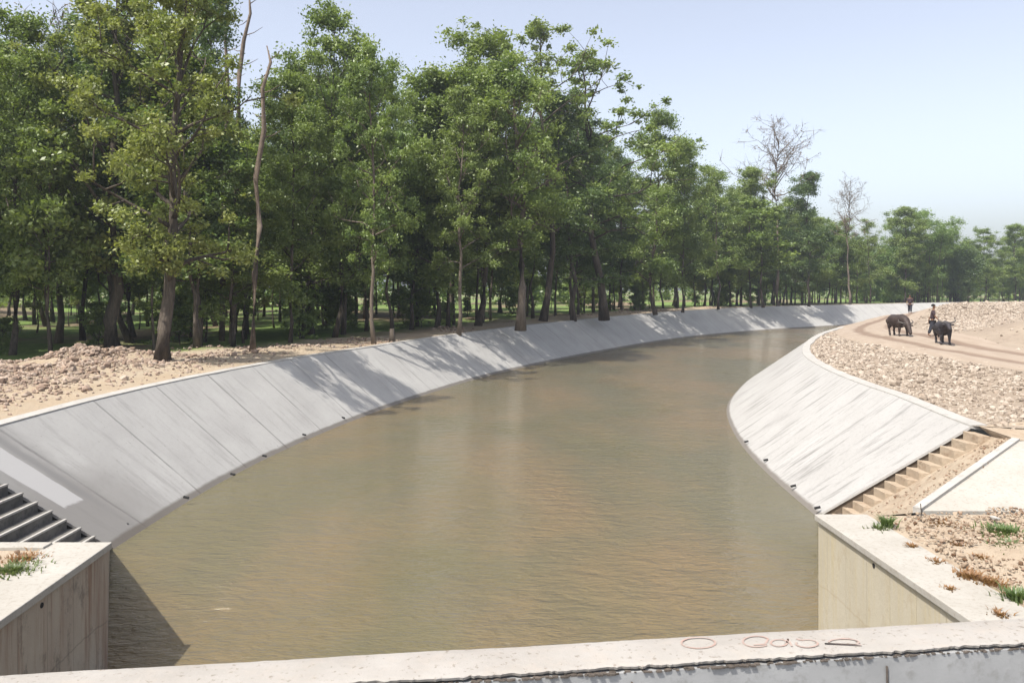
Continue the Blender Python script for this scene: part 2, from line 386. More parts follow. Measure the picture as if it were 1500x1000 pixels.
def lining(name, toe, cre, z, s, side, mat, label):
    root = empty(name, (float(toe[0, 0]), float(toe[0, 1]), 0), label, 'canal bank')
    inv = -np.array(root.location)
    n = len(toe); ks = [1.45, 1.0, .985, .8, .6, .4, .2, 0]
    V = []; uv = []; hg = []
    L0 = np.sqrt(np.sum((cre-toe)**2, 1)+z**2)
    for k in ks:
        p = cre+(toe-cre)*k; zz = z*(1-k)
        V.append(np.column_stack([p, zz])); uv.append(np.column_stack([s, L0*k])); hg.append(zz)
    V = np.stack(V, 1).reshape(-1, 3)+inv; uv = np.stack(uv, 1).reshape(-1, 2); hg = np.stack(hg, 1).ravel()
    m = len(ks); Fc = []
    for i in range(n-1):
        for j in range(m-1):
            q = [i*m+j, i*m+j+1, (i+1)*m+j+1, (i+1)*m+j]
            Fc.append(q if side < 0 else q[::-1])
    # end face thickness (near end)
    base = len(V); End = V[:m].copy(); End[:, 2] -= .06; V = np.vstack([V, End]); uv = np.vstack([uv, uv[:m]]); hg = np.concatenate([hg, hg[:m]])
    for j in range(m-1): Fc.append([j, j+1, base+j+1, base+j])
    for j in range(m-1): pass
    o = mesh_obj('slope_slab', V, Fc, mat, root, False, uv, {'hgt': hg})
    # crest kerb strip
    nn = -normals(cre) if side < 0 else normals(cre)
    jit = (vnoise(s, s*0, .9)*.12+vnoise(s, s*0, 3.)*.06)[:, None]
    prof = [(-.035, -.06), (-.02, .012), (.33, .022), (.37, -.12)]
    V = []; 
    for (w, dz) in prof:
        p = cre+nn*(w+(jit if w > .1 else jit*.2)); V.append(np.column_stack([p, z+dz]))
    V = np.stack(V, 1).reshape(-1, 3)+inv; Fc = []
    for i in range(n-1):
        for j in range(3):
            q = [i*4+j, i*4+j+1, (i+1)*4+j+1, (i+1)*4+j]; Fc.append(q if side < 0 else q[::-1])
    Fc.append([0, 1, 2, 3])
    mesh_obj('crest_kerb', V, Fc, 'kerb', root)
    return root, inv
linL, invL = lining('canal_lining', toeL, creL, zL, sL, -1, 'lin_l', 'long grey concrete canal slope striped by tree shadows on the forest side')
linR, invR = lining('canal_lining', toeR, creR, zR, sR, 1, 'lin_r', 'bright white sunlit concrete canal slope below the stony bank')
def weep(root, inv, pts):
    for (a, b) in pts:
        p = G(a, b, .12); m = MB(); d = 1 if p[0] < 0 else -1
        q = Vector(p)+Vector(inv); m.tube([q+Vector((-.12*d, 0, .03)), q+Vector((.01*d, 0, .0))], .032, 8)
        m.build('weep_pipe', 'pipe', root)
weep(linL, invL, [(187, 768), (276, 729), (344, 695), (390, 668), (448, 637), (505, 612)])
weep(linR, invR, [(1091, 647), (1119, 674), (1159, 712), (1194, 744)])

# water sheet
ZW = -.06
V = []; n = min(len(toeL), len(toeR))
iL = np.linspace(0, len(toeL)-1, 300).astype(int); iR = np.linspace(0, len(toeR)-1, 300).astype(int)
a = toeL[iL]+NL[iL]*.6; c = toeR[iR]+NR[iR]*.6
a = np.vstack([[(-12, -14)], [(-12, 8)], a]); c = np.vstack([[(12, -14)], [(12, 8)], c])
V = np.vstack([np.column_stack([a, np.full(len(a), ZW)]), np.column_stack([c, np.full(len(c), ZW)])])
k = len(a); Fc = [[i, i+k, i+k+1, i+1] for i in range(k-1)]
tag(mesh_obj('water', V, Fc, 'water'), kind='structure')

# ------------------------------------------------------------------ terrain
def seg_dist(P, C):
    A = C[:-1]; B = C[1:]; D = B-A; L2 = (D**2).sum(1)+1e-9
    out = np.empty(len(P)); idx = np.empty(len(P), int)
    for i in range(0, len(P), 2000):
        q = P[i:i+2000, None, :]-A[None]; t = np.clip((q*D[None]).sum(2)/L2, 0, 1)
        d = np.sqrt(((q-t[..., None]*D[None])**2).sum(2)); out[i:i+2000] = d.min(1); idx[i:i+2000] = d.argmin(1)
    return out, idx
cLs = creL[::3]; cRs = creR[::3]; zLs = zL[::3]
def hl(x, y):
    x = np.atleast_1d(np.asarray(x, float)); y = np.atleast_1d(np.asarray(y, float)); P = np.column_stack([x, y])
    d, i = seg_dist(P, cLs); zc = zLs[i]
    z = zc-.02+(2.2-zc)*sstep(3, 14, d)
    z = z+sstep(.5, 3, d)*(vnoise(x, y, .35)*.3+vnoise(x, y, 1.1)*.12)+sstep(12, 40, d)*vnoise(x, y, .06)*.7
    # ridge of dumped spoil beside the track at the left
    pile = np.exp(-((d-6.6)/2.6)**2)*(1-sstep(27, 36, y))*sstep(8, 14, y)*(.75+vnoise(x, y, .45)*1.0+vnoise(x, y, 1.3)*.3)
    z = z+pile*.85
    berm = np.exp(-((d-2.6)/.9)**2)*sstep(28, 40, y)*(.12+.45*np.clip(vnoise(x, y, .3), 0, 1))
    return z+berm, d-6*(1-sstep(30, 40, y))*(x > -60)
def hr(x, y):
    x = np.atleast_1d(np.asarray(x, float)); y = np.atleast_1d(np.asarray(y, float)); P = np.column_stack([x, y])
    d, i = seg_dist(P, cRs)
    z = 2.33+.33*sstep(.8, 5, d)+sstep(.5, 3, d)*(vnoise(x, y, .3)*.10+vnoise(x, y, .9)*.05)
    z = z+1.25*np.exp(-(((x-27.5)/4.2)**2+((y-38.5)/4.5)**2))                    # sand heap
    z = z+(1.25+vnoise(x, y, .12)*.35)*np.exp(-((y-(68+(x-36)*.32))/7.5)**2)*sstep(31, 41, x)
    z = z+.2*sstep(8, 16, d)*sstep(46, 75, y)
    return z, d
def region(name, boundary, bz, pts, hfn, mat):
    allp = np.vstack([boundary, pts]); nb = len(boundary)
    edges = [(i, (i+1) % nb) for i in range(nb)]
    r = geometry.delaunay_2d_cdt([Vector(p) for p in allp], edges, [list(range(nb))], 2, 1e-4)
    P = np.array([(v.x, v.y) for v in r[0]]); z, d = hfn(P[:, 0], P[:, 1])
    z = np.array(z)
    for j, src in enumerate(r[3]):
        for k in src:
            if k < nb and not np.isnan(bz[k]): z[j] = bz[k]
    Fc = [list(f) for f in r[2]]
    o = mesh_obj(name, np.column_stack([P, z]), Fc, mat, smooth=True, attrs={'dist': d})
    return tag(o, kind='structure')
def grid(x0, x1, y0, y1, s, jit=.3):
    X, Y = np.meshgrid(np.arange(x0, x1, s), np.arange(y0, y1, s)); P = np.column_stack([X.ravel(), Y.ravel()])
    return P+rng.uniform(-jit, jit, P.shape)*s
def winding_in(P, poly):
    x, y = P[:, 0], P[:, 1]; c = np.zeros(len(P), bool); n = len(poly)
    for i in range(n):
        x0, y0 = poly[i]; x1, y1 = poly[(i+1) % n]
        if y0 == y1: continue
        t = ((y0 > y) != (y1 > y)) & (x < (x1-x0)*(y-y0)/(y1-y0)+x0); c ^= t
    return c
# left
cb = np.vstack([creL[::2], creL[-1:]]); zb = np.concatenate([zL[::2], zL[-1:]])-.01
bl = np.vstack([cb, [(420, 640), (-640, 640), (-640, -60), (-11.6, -60), (-11.6, 10.9)]])
bzl = np.concatenate([zb, [2.2, 2.2, 2.2, np.nan, np.nan]])
g1 = grid(-60, 30, -20, 100, .9); g2 = grid(-150, 130, -60, 260, 5); g3 = grid(-620, 400, -50, 620, 45)
g1 = g1[(g1[:, 0] > -45+0*g1[:, 1])]
def sel(g, poly, C, dmin, dmax=1e9):
    g = g[winding_in(g, poly)]; d, _ = seg_dist(g, C[::3]); return g[(d > dmin) & (d < dmax)]
region('ground', bl, bzl, np.vstack([sel(g1, bl, creL, .5, 26), sel(g2, bl, creL, 26.5, 140), sel(g3, bl, creL, 145)]), hl, 'gl')
# right
cb = np.vstack([creR[::2], creR[-1:]]); zb = np.full(len(cb), 2.34)
br = np.vstack([cb, [(640, 160), (640, -60), (11.8, -60), (11.8, 15.6)]])
bzr = np.concatenate([zb, [2.2, 2.2, np.nan, np.nan]])
br[len(cb)-1] = creR[-1]
g1 = grid(8, 62, -20, 85, .8); g2 = grid(0, 200, -50, 140, 4); g3 = grid(60, 620, -50, 150, 45)
region('bank', br, bzr, np.vstack([sel(g1, br, creR, .5, 24), sel(g2, br, creR, 24.5, 90), sel(g3, br, creR, 92)]), hr, 'gr')
# dirt road
rc = smooth_curve(catmull([(17.5, -12), (18.0, 5), (18.4, 20), (18.7, 28.5), (19.4, 34), (20.6, 41), (23.2, 50), (28, 60), (35, 71), (46, 84), (60, 96), (80, 106)], .5), 10)
nr = normals(rc); sr = np.concatenate([[0], np.cumsum(np.linalg.norm(np.diff(rc, axis=0), axis=1))])
ws = np.linspace(-2.5, 2.5, 13); V = []; uv = []
for i, w in enumerate(ws):
    ww = w + (vnoise(sr, sr*0+i, .3)*.5 if abs(w) > 2.3 else 0); p = rc+nr*(np.ones(len(rc))*ww)[:, None]
    z, _ = hr(p[:, 0], p[:, 1]); e = .055 if abs(w) < 2.3 else -.03
    rut = .035*math.exp(-((abs(w)-.95)/.25)**2)
    V.append(np.column_stack([p, z+e-rut])); uv.append(np.column_stack([sr, np.full(len(sr), w)]))
V = np.stack(V, 1).reshape(-1, 3); uv = np.stack(uv, 1).reshape(-1, 2); k = len(ws)
Fc = [[i*k+j, i*k+j+1, (i+1)*k+j+1, (i+1)*k+j] for i in range(len(rc)-1) for j in range(k-1)]
tag(mesh_obj('dirt_road', V, Fc, 'road', smooth=True, uv=uv), kind='structure')

# ------------------------------------------------------------------ loose stones
ph = (1+5**.5)/2
ICO = np.array([(-1,ph,0),(1,ph,0),(-1,-ph,0),(1,-ph,0),(0,-1,ph),(0,1,ph),(0,-1,-ph),(0,1,-ph),(ph,0,-1),(ph,0,1),(-ph,0,-1),(-ph,0,1)])/1.9
IF = np.array([(0,11,5),(0,5,1),(0,1,7),(0,7,10),(0,10,11),(1,5,9),(5,11,4),(11,10,2),(10,7,6),(7,1,8),(3,9,4),(3,4,2),(3,2,6),(3,6,8),(3,8,9),(4,9,5),(2,4,11),(6,2,10),(8,6,7),(9,8,1)])
def stones(name, P, size, mat, flat=.65, sink=.1):
    n = len(P); S = np.asarray(size)[:, None, None]*rng.uniform(.6, 1.25, (n, 1, 3))*np.array([1, 1, flat])
    v = ICO[None]*rng.uniform(.72, 1.2, (n, 12, 1))*S*.5
    a = rng.uniform(0, 6.28, n); t = rng.uniform(-.5, .5, n)
    ca, sa = np.cos(a)[:, None], np.sin(a)[:, None]; ct, st = np.cos(t)[:, None], np.sin(t)[:, None]
    x, y, z = v[..., 0], v[..., 1], v[..., 2]; y, z = y*ct-z*st, y*st+z*ct; x, y = x*ca-y*sa, x*sa+y*ca
    V = np.stack([x, y, z], 2)+P[:, None, :]+np.array([0, 0, 1])*(np.asarray(size)*sink)[:, None, None]
    Fc = (IF[None]+12*np.arange(n)[:, None, None]).reshape(-1, 3)
    return mesh_obj(name, V.reshape(-1, 3), Fc, mat, attrs={'tint': np.repeat(rng.random(n), 12)})
# riprap on the right bank
P = np.column_stack([rng.uniform(9, 56, 170000), rng.uniform(8, 80, 170000)])
P = P[winding_in(P, br)]; z, d = hr(P[:, 0], P[:, 1]); dr, _ = seg_dist(P, rc)
near = (d > .42) & (dr > 2.55) & (d < 7.5) & (P[:, 0] < np.interp(P[:, 1], rc[:, 1], rc[:, 0]))
near &= ~((P[:, 1] > 52) & (d > 3.0)) & (rng.random(len(P)) < np.where(d < 4.6, 1, .35))
far = (dr > 3.2) & (P[:, 0] > np.interp(P[:, 1], rc[:, 1], rc[:, 0])) & (P[:, 1] > 40) & (np.hypot(P[:, 0]-28, (P[:, 1]-38.5)*.9) > 5.2) & (P[:, 1] < 73+(P[:, 0]-36)*.32) & (vnoise(P[:, 0], P[:, 1], .14) > -.28)
keep = near | far | ((rng.random(len(P)) < .035) & (dr > 1.6) & (d > .6) & (P[:, 1] > 14))
P = P[keep]; z = z[keep]
tag(stones('riprap_stones', np.column_stack([P, z]), np.clip(rng.lognormal(-2.5, .38, len(P)), .05, .34)*(1+P[:, 1]/110), 'riprap', .75, .1), 'loose pale stones covering the bank above the white slope', 'stones', kind='stuff')
# rubble on the left
P = np.column_stack([rng.uniform(-30, -10, 150000), rng.uniform(10, 42, 150000)])
P = P[winding_in(P, bl)]; z, _d = hl(P[:, 0], P[:, 1]); d, _i = seg_dist(P, cLs)
pr = np.exp(-((d-6.6)/2.7)**2)*(1-sstep(27, 36, P[:, 1]))
keep = (rng.random(len(P)) < pr*.95) | ((rng.random(len(P)) < .03) & (d > .9) & (d < 9)); P = P[keep]; z = z[keep]
tag(stones('rubble', np.column_stack([P, z]), np.clip(rng.lognormal(-2.5, .5, len(P)), .035, .35), 'rubble', .8, .15), 'heap of brown rubble and spoil along the forest side track', 'rubble', kind='stuff')
P = np.column_stack([rng.uniform(-14, 30, 30000), rng.uniform(30, 105, 30000)]); P = P[winding_in(P, bl)]; z, d = hl(P[:, 0], P[:, 1])
keep = (d < 4.5) & (d > .5) & (vnoise(P[:, 0], P[:, 1], .3) > .0); P = P[keep]; z = z[keep]
tag(stones('clods', np.column_stack([P, z]), rng.uniform(.08, .24, len(P)), 'rubble', .7, .1), 'scattered earth clods on the narrow verge under the trees', 'earth clods', kind='stuff')

# ------------------------------------------------------------------ near structure
T = 1.75
EL = np.array([-5.69, 11.04]); ER = np.array([4.84, 12.4]); AL = toeL[0]; AR = toeR[0]
def training_wall(E, Nn, A, sgn, mat, label):
    # E far inner corner, Nn near inner point, A canal toe corner; sgn outward x direction
    root = empty('training_wall', (float(E[0]), float(E[1]), 0), label, 'retaining wall'); inv = np.array([-E[0], -E[1]])
    w = .74*sgn; m = MB()
    p = [E, Nn, Nn+[w, 0], E+[w, .0]]; p = [q+inv for q in p]
    m.prism(p if sgn > 0 else p[::-1], -1.2, T-.1); m.build('wall_body', mat, root)
    e = .045*sgn
    m = MB(); q = [E+[-e, .05], Nn+[-e, 0], Nn+[w+e, 0], E+[w+e, .05]]; q = [k+inv for k in q]
    m.prism(q if sgn > 0 else q[::-1], T-.1+.002, T); m.build('coping', 'cap', root, bevel=.012)
    # sloping wing down to the toe of the lining
    d = (A-E)/np.linalg.norm(A-E); s = np.array([-d[1], d[0]])*(-1 if sgn > 0 else 1)
    if s[0]*sgn < 0: s = -s
    E2 = E+d*.06; m = MB(); q = [E2, A, A+s*.35, E2+s*.35]
    q = [k+inv for k in q]
    m.prism(q, -1.2, [T-.05, .0, .0, T-.05]); m.build('wing_wall', mat, root)
    return root, inv
NLn = EL+(np.array([-5.57, 8.5])-EL)*3.6; NRn = ER+(np.array([5.0, 8.3])-ER)*2.25
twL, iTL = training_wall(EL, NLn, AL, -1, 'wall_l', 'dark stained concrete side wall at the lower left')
twR, iTR = training_wall(ER, NRn, AR, 1, 'wall_r', 'cream sunlit concrete side wall at the lower right')
# chip / hole marks on the walls
for (root, inv, E, Nn, pts) in ((twR, iTR, ER, NRn, [(1280, 828)]), (twL, iTL, EL, NLn, [(61, 886)])):
    for (a, b) in pts:
        r = (a-750)/F; t = (E[0]-r*E[1])/(r*(Nn[1]-E[1])-(Nn[0]-E[0])); q = E+(Nn-E)*t
        zz = CZ-(b-HY)*q[1]/F; s = -1 if q[0] > 0 else 1; m = MB()
        c = Vector((q[0]+inv[0], q[1]+inv[1], zz)); m.tube([c-Vector((s*.02, 0, 0)), c+Vector((s*.006, 0, 0))], .035, 8)
        m.build('tie_hole', 'pipe', root)

# terraces of soil behind the walls: structure
def tri_surface(name, polys, mat, sub=.25, amp=.05):
    V = []; Fc = []
    for (a, b, c, d) in polys:      # bilinear patch a-b-c-d
        a, b, c, d = map(lambda q: np.array(q, float), (a, b, c, d))
        nu = max(2, int(np.linalg.norm(b-a)/sub)); nv = max(2, int(np.linalg.norm(d-a)/sub)); o = len(V)
        for i in range(nu+1):
            for j in range(nv+1):
                u, v = i/nu, j/nv; p = a*(1-u)*(1-v)+b*u*(1-v)+c*u*v+d*(1-u)*v
                e = min(u, 1-u, v, 1-v)*6; e = min(1, e)
                p[2] += e*amp*float(vnoise(p[0], p[1], 1.8)*2+vnoise(p[0], p[1], 5)*1.); V.append(p)
        for i in range(nu):
            for j in range(nv): Fc.append([o+i*(nv+1)+j, o+(i+1)*(nv+1)+j, o+(i+1)*(nv+1)+j+1, o+i*(nv+1)+j+1])
    return mesh_obj(name, np.array(V), Fc, mat, smooth=True)
wx = .745
PR0 = ER+[wx, 0]; P4 = G(1352, 746, T)[:2]; P5 = G(1494, 645, 2.35)[:2]; P3 = creR[0]
tag(tri_surface('terrace', [((PR0[0], PR0[1], T-.02), (14, 12.75, T+.0), (14, 2, T+.1), (NRn[0]+wx, NRn[1], T-.02))], 'terrace', .2, .06), kind='structure')
# slope beside the stair (bilinear from the lining edge to the ramp slab edge)
tag(tri_surface('slope', [((AR[0]+.15, AR[1]-.48, -.2), (P3[0]+.14, P3[1]-.45, 2.2), (P5[0], P5[1], 2.35), (P4[0], P4[1], T-.04)),
                          ((AR[0]+.15, AR[1]-.48, -.2), (P4[0], P4[1], T-.04), (PR0[0], PR0[1]+.02, T-.04), (PR0[0]-.3, PR0[1]+.3, T-.1)),
                          ((P3[0]+.12, P3[1]-.04, 2.345), (13.2, 17.9, 2.42), (13.2, 15.3, 2.46), (P5[0], P5[1], 2.35)), ((P3[0]+.14, P3[1]-.45, 2.2), (P3[0]+.12, P3[1]-.04, 2.345), (P5[0]+.02, P5[1]+.1, 2.35), (P5[0], P5[1], 2.30))], 'terrace', .16, .05), kind='structure')
# ramp slab (pale concrete) rising from the terrace
m = MB(); q0 = np.array([P4[0], P4[1]]); q1 = np.array([P5[0], P5[1]])
m.prism([(q0[0], q0[1]), (13.6, q0[1]-.1), (13.6, q1[1]+.1), (q1[0], q1[1])], [T-.3, T-.3, 1.9, 1.9], [T-.02, T-.02, 2.53, 2.34])
rs = m.build('ramp_slab', 'cap'); tag(rs, 'pale concrete slab sloping up behind the soil patch at the right edge', 'concrete slab')
m = MB(); dd = (q1-q0)/np.linalg.norm(q1-q0); s = np.array([-dd[1], dd[0]])
m.prism([q0-dd*.05, q0+s*-.0-dd*.05+s*.14, q1+s*.14, q1], [T-.2, T-.2, 1.9, 1.9], [T+.03, T+.03, 2.39, 2.39]); m.build('edge_kerb', 'kerb', rs)
# right stair flight hard against the lining edge
def stair(A, Pt, width_dir, w, z0, z1, n, mat, name, label, nose=False):
    root = empty(name, (float(A[0]), float(A[1]), 0), label, 'steps'); inv = np.array([-A[0], -A[1]])
    A = np.array(A); Pt = np.array(Pt); wd = np.array(width_dir, float); wd /= np.linalg.norm(wd)
    for i in range(n):
        a = A+(Pt-A)*(i/n); b = A+(Pt-A)*((i+1)/n); zt = z0+(z1-z0)*(i+1)/n
        m = MB(); q = [a, b, b+wd*w, a+wd*w]; q = [k+inv for k in q]
        ar = sum(q[k][0]*q[(k+1) % 4][1]-q[(k+1) % 4][0]*q[k][1] for k in range(4))
        m.prism(q if ar > 0 else q[::-1], zt-.6, zt); st_ = m.build('step', mat, root, bevel=.012)
        if nose:  # pale strip painting the sunlit edge of each tread
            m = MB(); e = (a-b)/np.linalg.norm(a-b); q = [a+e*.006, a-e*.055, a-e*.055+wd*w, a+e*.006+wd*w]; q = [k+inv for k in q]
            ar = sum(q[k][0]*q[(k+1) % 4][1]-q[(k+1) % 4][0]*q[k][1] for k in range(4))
            m.prism(q if ar > 0 else q[::-1], zt-.03, zt+.006); m.build('lit_edge', 'kerb', st_)
    return root
off = np.array([.04, -.03])
stair(AR+off, P3+off, (0.05, -1), .52, -.30, 2.22, 14, 'terrace', 'stair', 'crumbling sandy steps under the near edge of the white slope')
# brown sheet under the slab edge, the gap's shade painted into its colour
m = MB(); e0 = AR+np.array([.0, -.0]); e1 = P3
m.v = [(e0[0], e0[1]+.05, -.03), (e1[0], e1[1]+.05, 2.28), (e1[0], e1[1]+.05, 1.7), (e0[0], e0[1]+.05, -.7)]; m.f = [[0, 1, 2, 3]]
rec = m.build('recess_shade', 'shade_soil'); rec.parent = linR; rec.matrix_parent_inverse.identity(); rec.location = tuple(invR)
# left stair
cl0 = creL[0]
stair(AL+np.array([.0, -.02]), cl0+np.array([0, -.02]), (0.0, -1), 4.6, -.15, 2.28, 12, 'step_shade', 'stair', 'concrete steps with riser shade painted dark and sunlit edges painted pale, going down beside the stained wall', nose=True)
# left terrace with its pale kerb
PL0 = EL+[-wx, 0]
tag(tri_surface('terrace', [((PL0[0], PL0[1]-.25, T-.02), (NLn[0]-wx, NLn[1], T-.02), (-14, 2, T+.1), (-14, 10.6, T+.0))], 'terrace', .2, .06), kind='structure')
m = MB(); m.box((-11.6, 10.78, -.4), (float(PL0[0])-.002, 11.0, T+.03)); kb = m.build('kerb_wall', 'cap', bevel=.01)
tag(kb, 'low pale kerb between the left soil patch and the grey steps', 'kerb')

# bridge under the camera: parapet, deck
ang = math.atan2(3.0-2.69, 1.17+1.38)
bridge = empty('bridge', (0, 1.2, 3.6), 'pale concrete bridge parapet running across the bottom of the photo', 'bridge', rz=ang)
pz = CZ-1.325; yb = 2.86-1.2+.02; yf = yb-.205
def ridge(n, f0, x0, x1):
    return [(x0+(x1-x0)*i/n) for i in range(n+1)]
# parapet top with a broken front arris: strip mesh
nx = 1400; xs = np.linspace(-7, 7, nx+1)
rag = np.clip(vnoise(xs*8, xs*0+3, 1)*.012+vnoise(xs*40, xs*0+9, 1)*.014+vnoise(xs*90, xs*0+2, 1)*.012, -.03, .03)
bk = vnoise(xs*4, xs*0+5, 1)*.006+vnoise(xs*30, xs*0+1, 1)*.004
rows = [(-.9, yb, None), (.0, yb, 'b'), (.004, yb-.03, None), (.006, yb-.10, None), (.003, yf+.025, None), (.0, yf+.008, 'r'), (-.010, yf+.012, 'r'), (-.014, yf+.08, None)]
V = []
for (dz, yy, kd) in rows:
    y_ = np.full(nx+1, yy)+(bk if kd == 'b' else 0)+(rag if kd == 'r' else 0)+(rag*.8 if kd == 'r2' else 0)
    V.append(np.column_stack([xs, y_, np.full(nx+1, pz-3.6+dz)+(vnoise(xs*3, xs*0+2, 1)*.003)]))
m_ = len(rows); V = np.stack(V, 1).reshape(-1, 3)
Fc = [[i*m_+j, (i+1)*m_+j, (i+1)*m_+j+1, i*m_+j+1] for i in range(nx) for j in range(m_-1)]
mesh_obj('parapet_top', V, Fc, 'parapet', bridge)
m = MB(); m.box((-7, yf+.004, -.02), (7, yb-.02, pz-3.6-.02)); m.build('parapet_wall', 'parapet_face', bridge)
m = MB()
for i in range(420):
    x = R.uniform(-1.1, 2.2); r = R.uniform(.002, .0065)*(1 if abs(x) < 1.2 else .7); y = yf+R.uniform(-.002, .012)
    m.box((x-r*1.6, y-r, pz-3.6-.02-r*.3), (x+r*1.6, y+r, pz-3.6-.019+r*.6))
tag(m.build('crumbled_mortar', 'dark', bridge), kind='stuff')
m = MB(); m.box((-7, -3.2, -.5), (7, yb+.0-.02, -.021)); m.build('deck', 'parapet_face', bridge)
# cracks in the near face
for (cx_, s_) in ((.60, -.22), (1.55, .03)):
    m = MB()
    m.tube([(cx_, yf-.002, pz-3.6-.05), (cx_+s_*.04, yf-.002, pz-3.6-.1), (cx_+s_*.12, yf-.002, pz-3.6-.17), (cx_+s_*.14, yf-.002, pz-3.6-.25)], .004, 5)
    m.build('crack', 'dark', bridge)
# faded red hand-painted scrawl on the parapet top
def scrawl(strokes):
  for grp in strokes:
    m = MB()
    ca, sa = math.cos(-ang), math.sin(-ang)
    for st in grp:
        pts = []
        for (a, b) in st:
            g = G(a, b-3, pz); x, y = g[0], g[1]-1.2; pts.append(((x*ca-y*sa), (x*sa+y*ca)))
        for i in range(len(pts)-1):
            p = np.array(pts[i]); q = np.array(pts[i+1]); d = q-p; L = np.linalg.norm(d)
            if L < 1e-5: continue
            s = np.array([-d[1], d[0]])/L*.004; n = len(m.v); z = pz-3.6+.0085
            m.v += [(*(p-s), z), (*(q-s), z), (*(q+s), z), (*(p+s), z)]; m.f.append([n, n+1, n+2, n+3])
    m.build('painted_letter', 'redpaint', bridge)
def ell(cx_, cy_, rx, ry, a0=0, a1=360, n=22):
    return [(cx_+rx*math.cos(math.radians(a0+(a1-a0)*i/n)), cy_+ry*math.sin(math.radians(a0+(a1-a0)*i/n))) for i in range(n+1)]
scrawl([[ell(1023, 947, 25, 8)], [ell(1108, 945, 20, 8, 40, 330)+[(1121, 949), (1104, 950)]], [ell(1141, 947, 12, 5)+[(1154, 941), (1160, 952)]], [[(1166, 941)]+ell(1182, 948, 16, 5.5, 240, 560)], [ell(1236, 946, 22, 5, 180, 400)+[(1208, 948), (1262, 950)]]])

# soil clods and weeds on the terraces
P = np.column_stack([rng.uniform(5.6, 10.5, 9500), rng.uniform(5.5, 12.7, 9500)])
dens = vnoise(P[:, 0], P[:, 1], .8)+vnoise(P[:, 0], P[:, 1], 2.)*.6
inner = ER[0]+(NRn[0]-ER[0])*(ER[1]-P[:, 1])/(ER[1]-NRn[1])+wx
P = P[(P[:, 0] > inner+.12) & (dens > -.12)]
z = T+.0+vnoise(P[:, 0], P[:, 1], 1.8)*.1
sz = rng.uniform(.02, .07, len(P))*rng.choice([.7, 1, 1.5], len(P), p=[.5, .38, .12])
tag(stones('soil_clods', np.column_stack([P, z]), sz, 'clod', .7, .2), 'small clods and dry crumbs scattered over the right soil patch', 'soil clods', kind='stuff')
us = rng.random((420, 2)); a = np.array([AR[0]+.15, AR[1]-.52, -.18]); b = np.array([P3[0]+.14, P3[1]-.5, 2.2]); c = np.array([*P5, 2.35]); d = np.array([*P4, T-.02])
PP = a*((1-us[:, :1])*(1-us[:, 1:]))+b*(us[:, :1]*(1-us[:, 1:]))+c*(us[:, :1]*us[:, 1:])+d*((1-us[:, :1])*us[:, 1:])
PP = PP[us[:, 1] > .12]
tag(stones('slope_pebbles', PP, rng.uniform(.02, .075, len(PP)), 'clod', .7, .2), 'pebbles lying on the bare earth slope beside the sandy steps', 'pebbles', kind='stuff')
P = np.column_stack([rng.uniform(-11, -6.3, 900), rng.uniform(6, 10.7, 900)])
tag(stones('soil_clods', np.column_stack([P, np.full(len(P), T)]), rng.uniform(.02, .08, len(P)), 'clod', .7, .2), 'small clods on the left soil patch behind the stained wall', 'soil clods', kind='stuff')

def tuft(p, r, h, n, mat, label, blade=.012, spread=1., name='grass_tuft', cat='grass tuft'):
    V = []; Fc = []; t = []
    for i in range(n):
        a = R.uniform(0, 6.28); rr = r*abs(R.gauss(0, 1))*.5; x, y = rr*math.cos(a), rr*math.sin(a)
        L = h*R.uniform(.4, 1); le = R.uniform(.2, 1.1)*spread; a2 = a+R.uniform(-1, 1); w = blade*R.uniform(.6, 1.3)
        dx, dy = math.cos(a2), math.sin(a2); o = len(V); tt = R.random()
        for k, (f, q) in enumerate(((0, 1), (.5, .8), (1, .1))):
            X = x+dx*L*le*f*f; Y = y+dy*L*le*f*f; Z = L*f*(1-.25*le*f)
            V += [(X-dy*w*q, Y+dx*w*q, Z), (X+dy*w*q, Y-dx*w*q, Z)]; t += [tt, tt]
        Fc += [[o, o+1, o+3, o+2], [o+2, o+3, o+5, o+4]]
    o = mesh_obj(name, np.array(V), Fc, mat, attrs={'tint': t}); o.location = p
    return tag(o, label, cat, kind='stuff' if n > 100 and 'upright' not in label else None)
MATS['grass_green'] = leaf('green_grass', (.09, .14, .05), (.14, .19, .065), (.14, .15, .07))
MATS['grass_dry'] = leaf('dry_brown_grass', (.24, .13, .06), (.34, .2, .1), (.25, .14, .07))
tz = T-.01
def TP(a, b): g = G(a, b, T); return (g[0], g[1], tz)
tuft(TP(1300, 770), .12, .22, 120, 'grass_green', 'small upright green weed near the top of the cream wall')
tuft(TP(1288, 774), .16, .10, 90, 'grass_green', 'low green sprout at the coping corner beside the upright weed')
tuft(TP(1470, 778), .42, .10, 420, 'grass_green', 'long green grass patch below the pale ramp slab at the right edge')
tuft(TP(1482, 800), .30, .10, 300, 'grass_green', 'flat green grass patch at the right edge, middle of the soil')
tuft(TP(1420, 845), .17, .10, 260, 'grass_dry', 'clump of rusty dry grass in the middle of the right soil patch')
tuft(TP(1450, 852), .22, .08, 220, 'grass_dry', 'flattened dry brown grass right of the rusty clump')
tuft(TP(1488, 877), .14, .16, 220, 'grass_green', 'bushy green and brown tuft at the lower right corner of the soil')
tuft(TP(1380, 765), .30, .05, 240, 'grass_dry', 'thin dry grass along the foot of the ramp slab')
tuft(TP(20, 835), .35, .09, 420, 'grass_green', 'green weeds on the left soil patch behind the stained wall')
tuft(TP(35, 818), .30, .07, 260, 'grass_dry', 'dry weeds beside the pale kerb at the left edge')
p = TP(1349, 762); m = MB(); m.tube([(0, 0, 0), (.005, 0, .14), (.0, .01, .27)], [.009, .008, .006], 6)
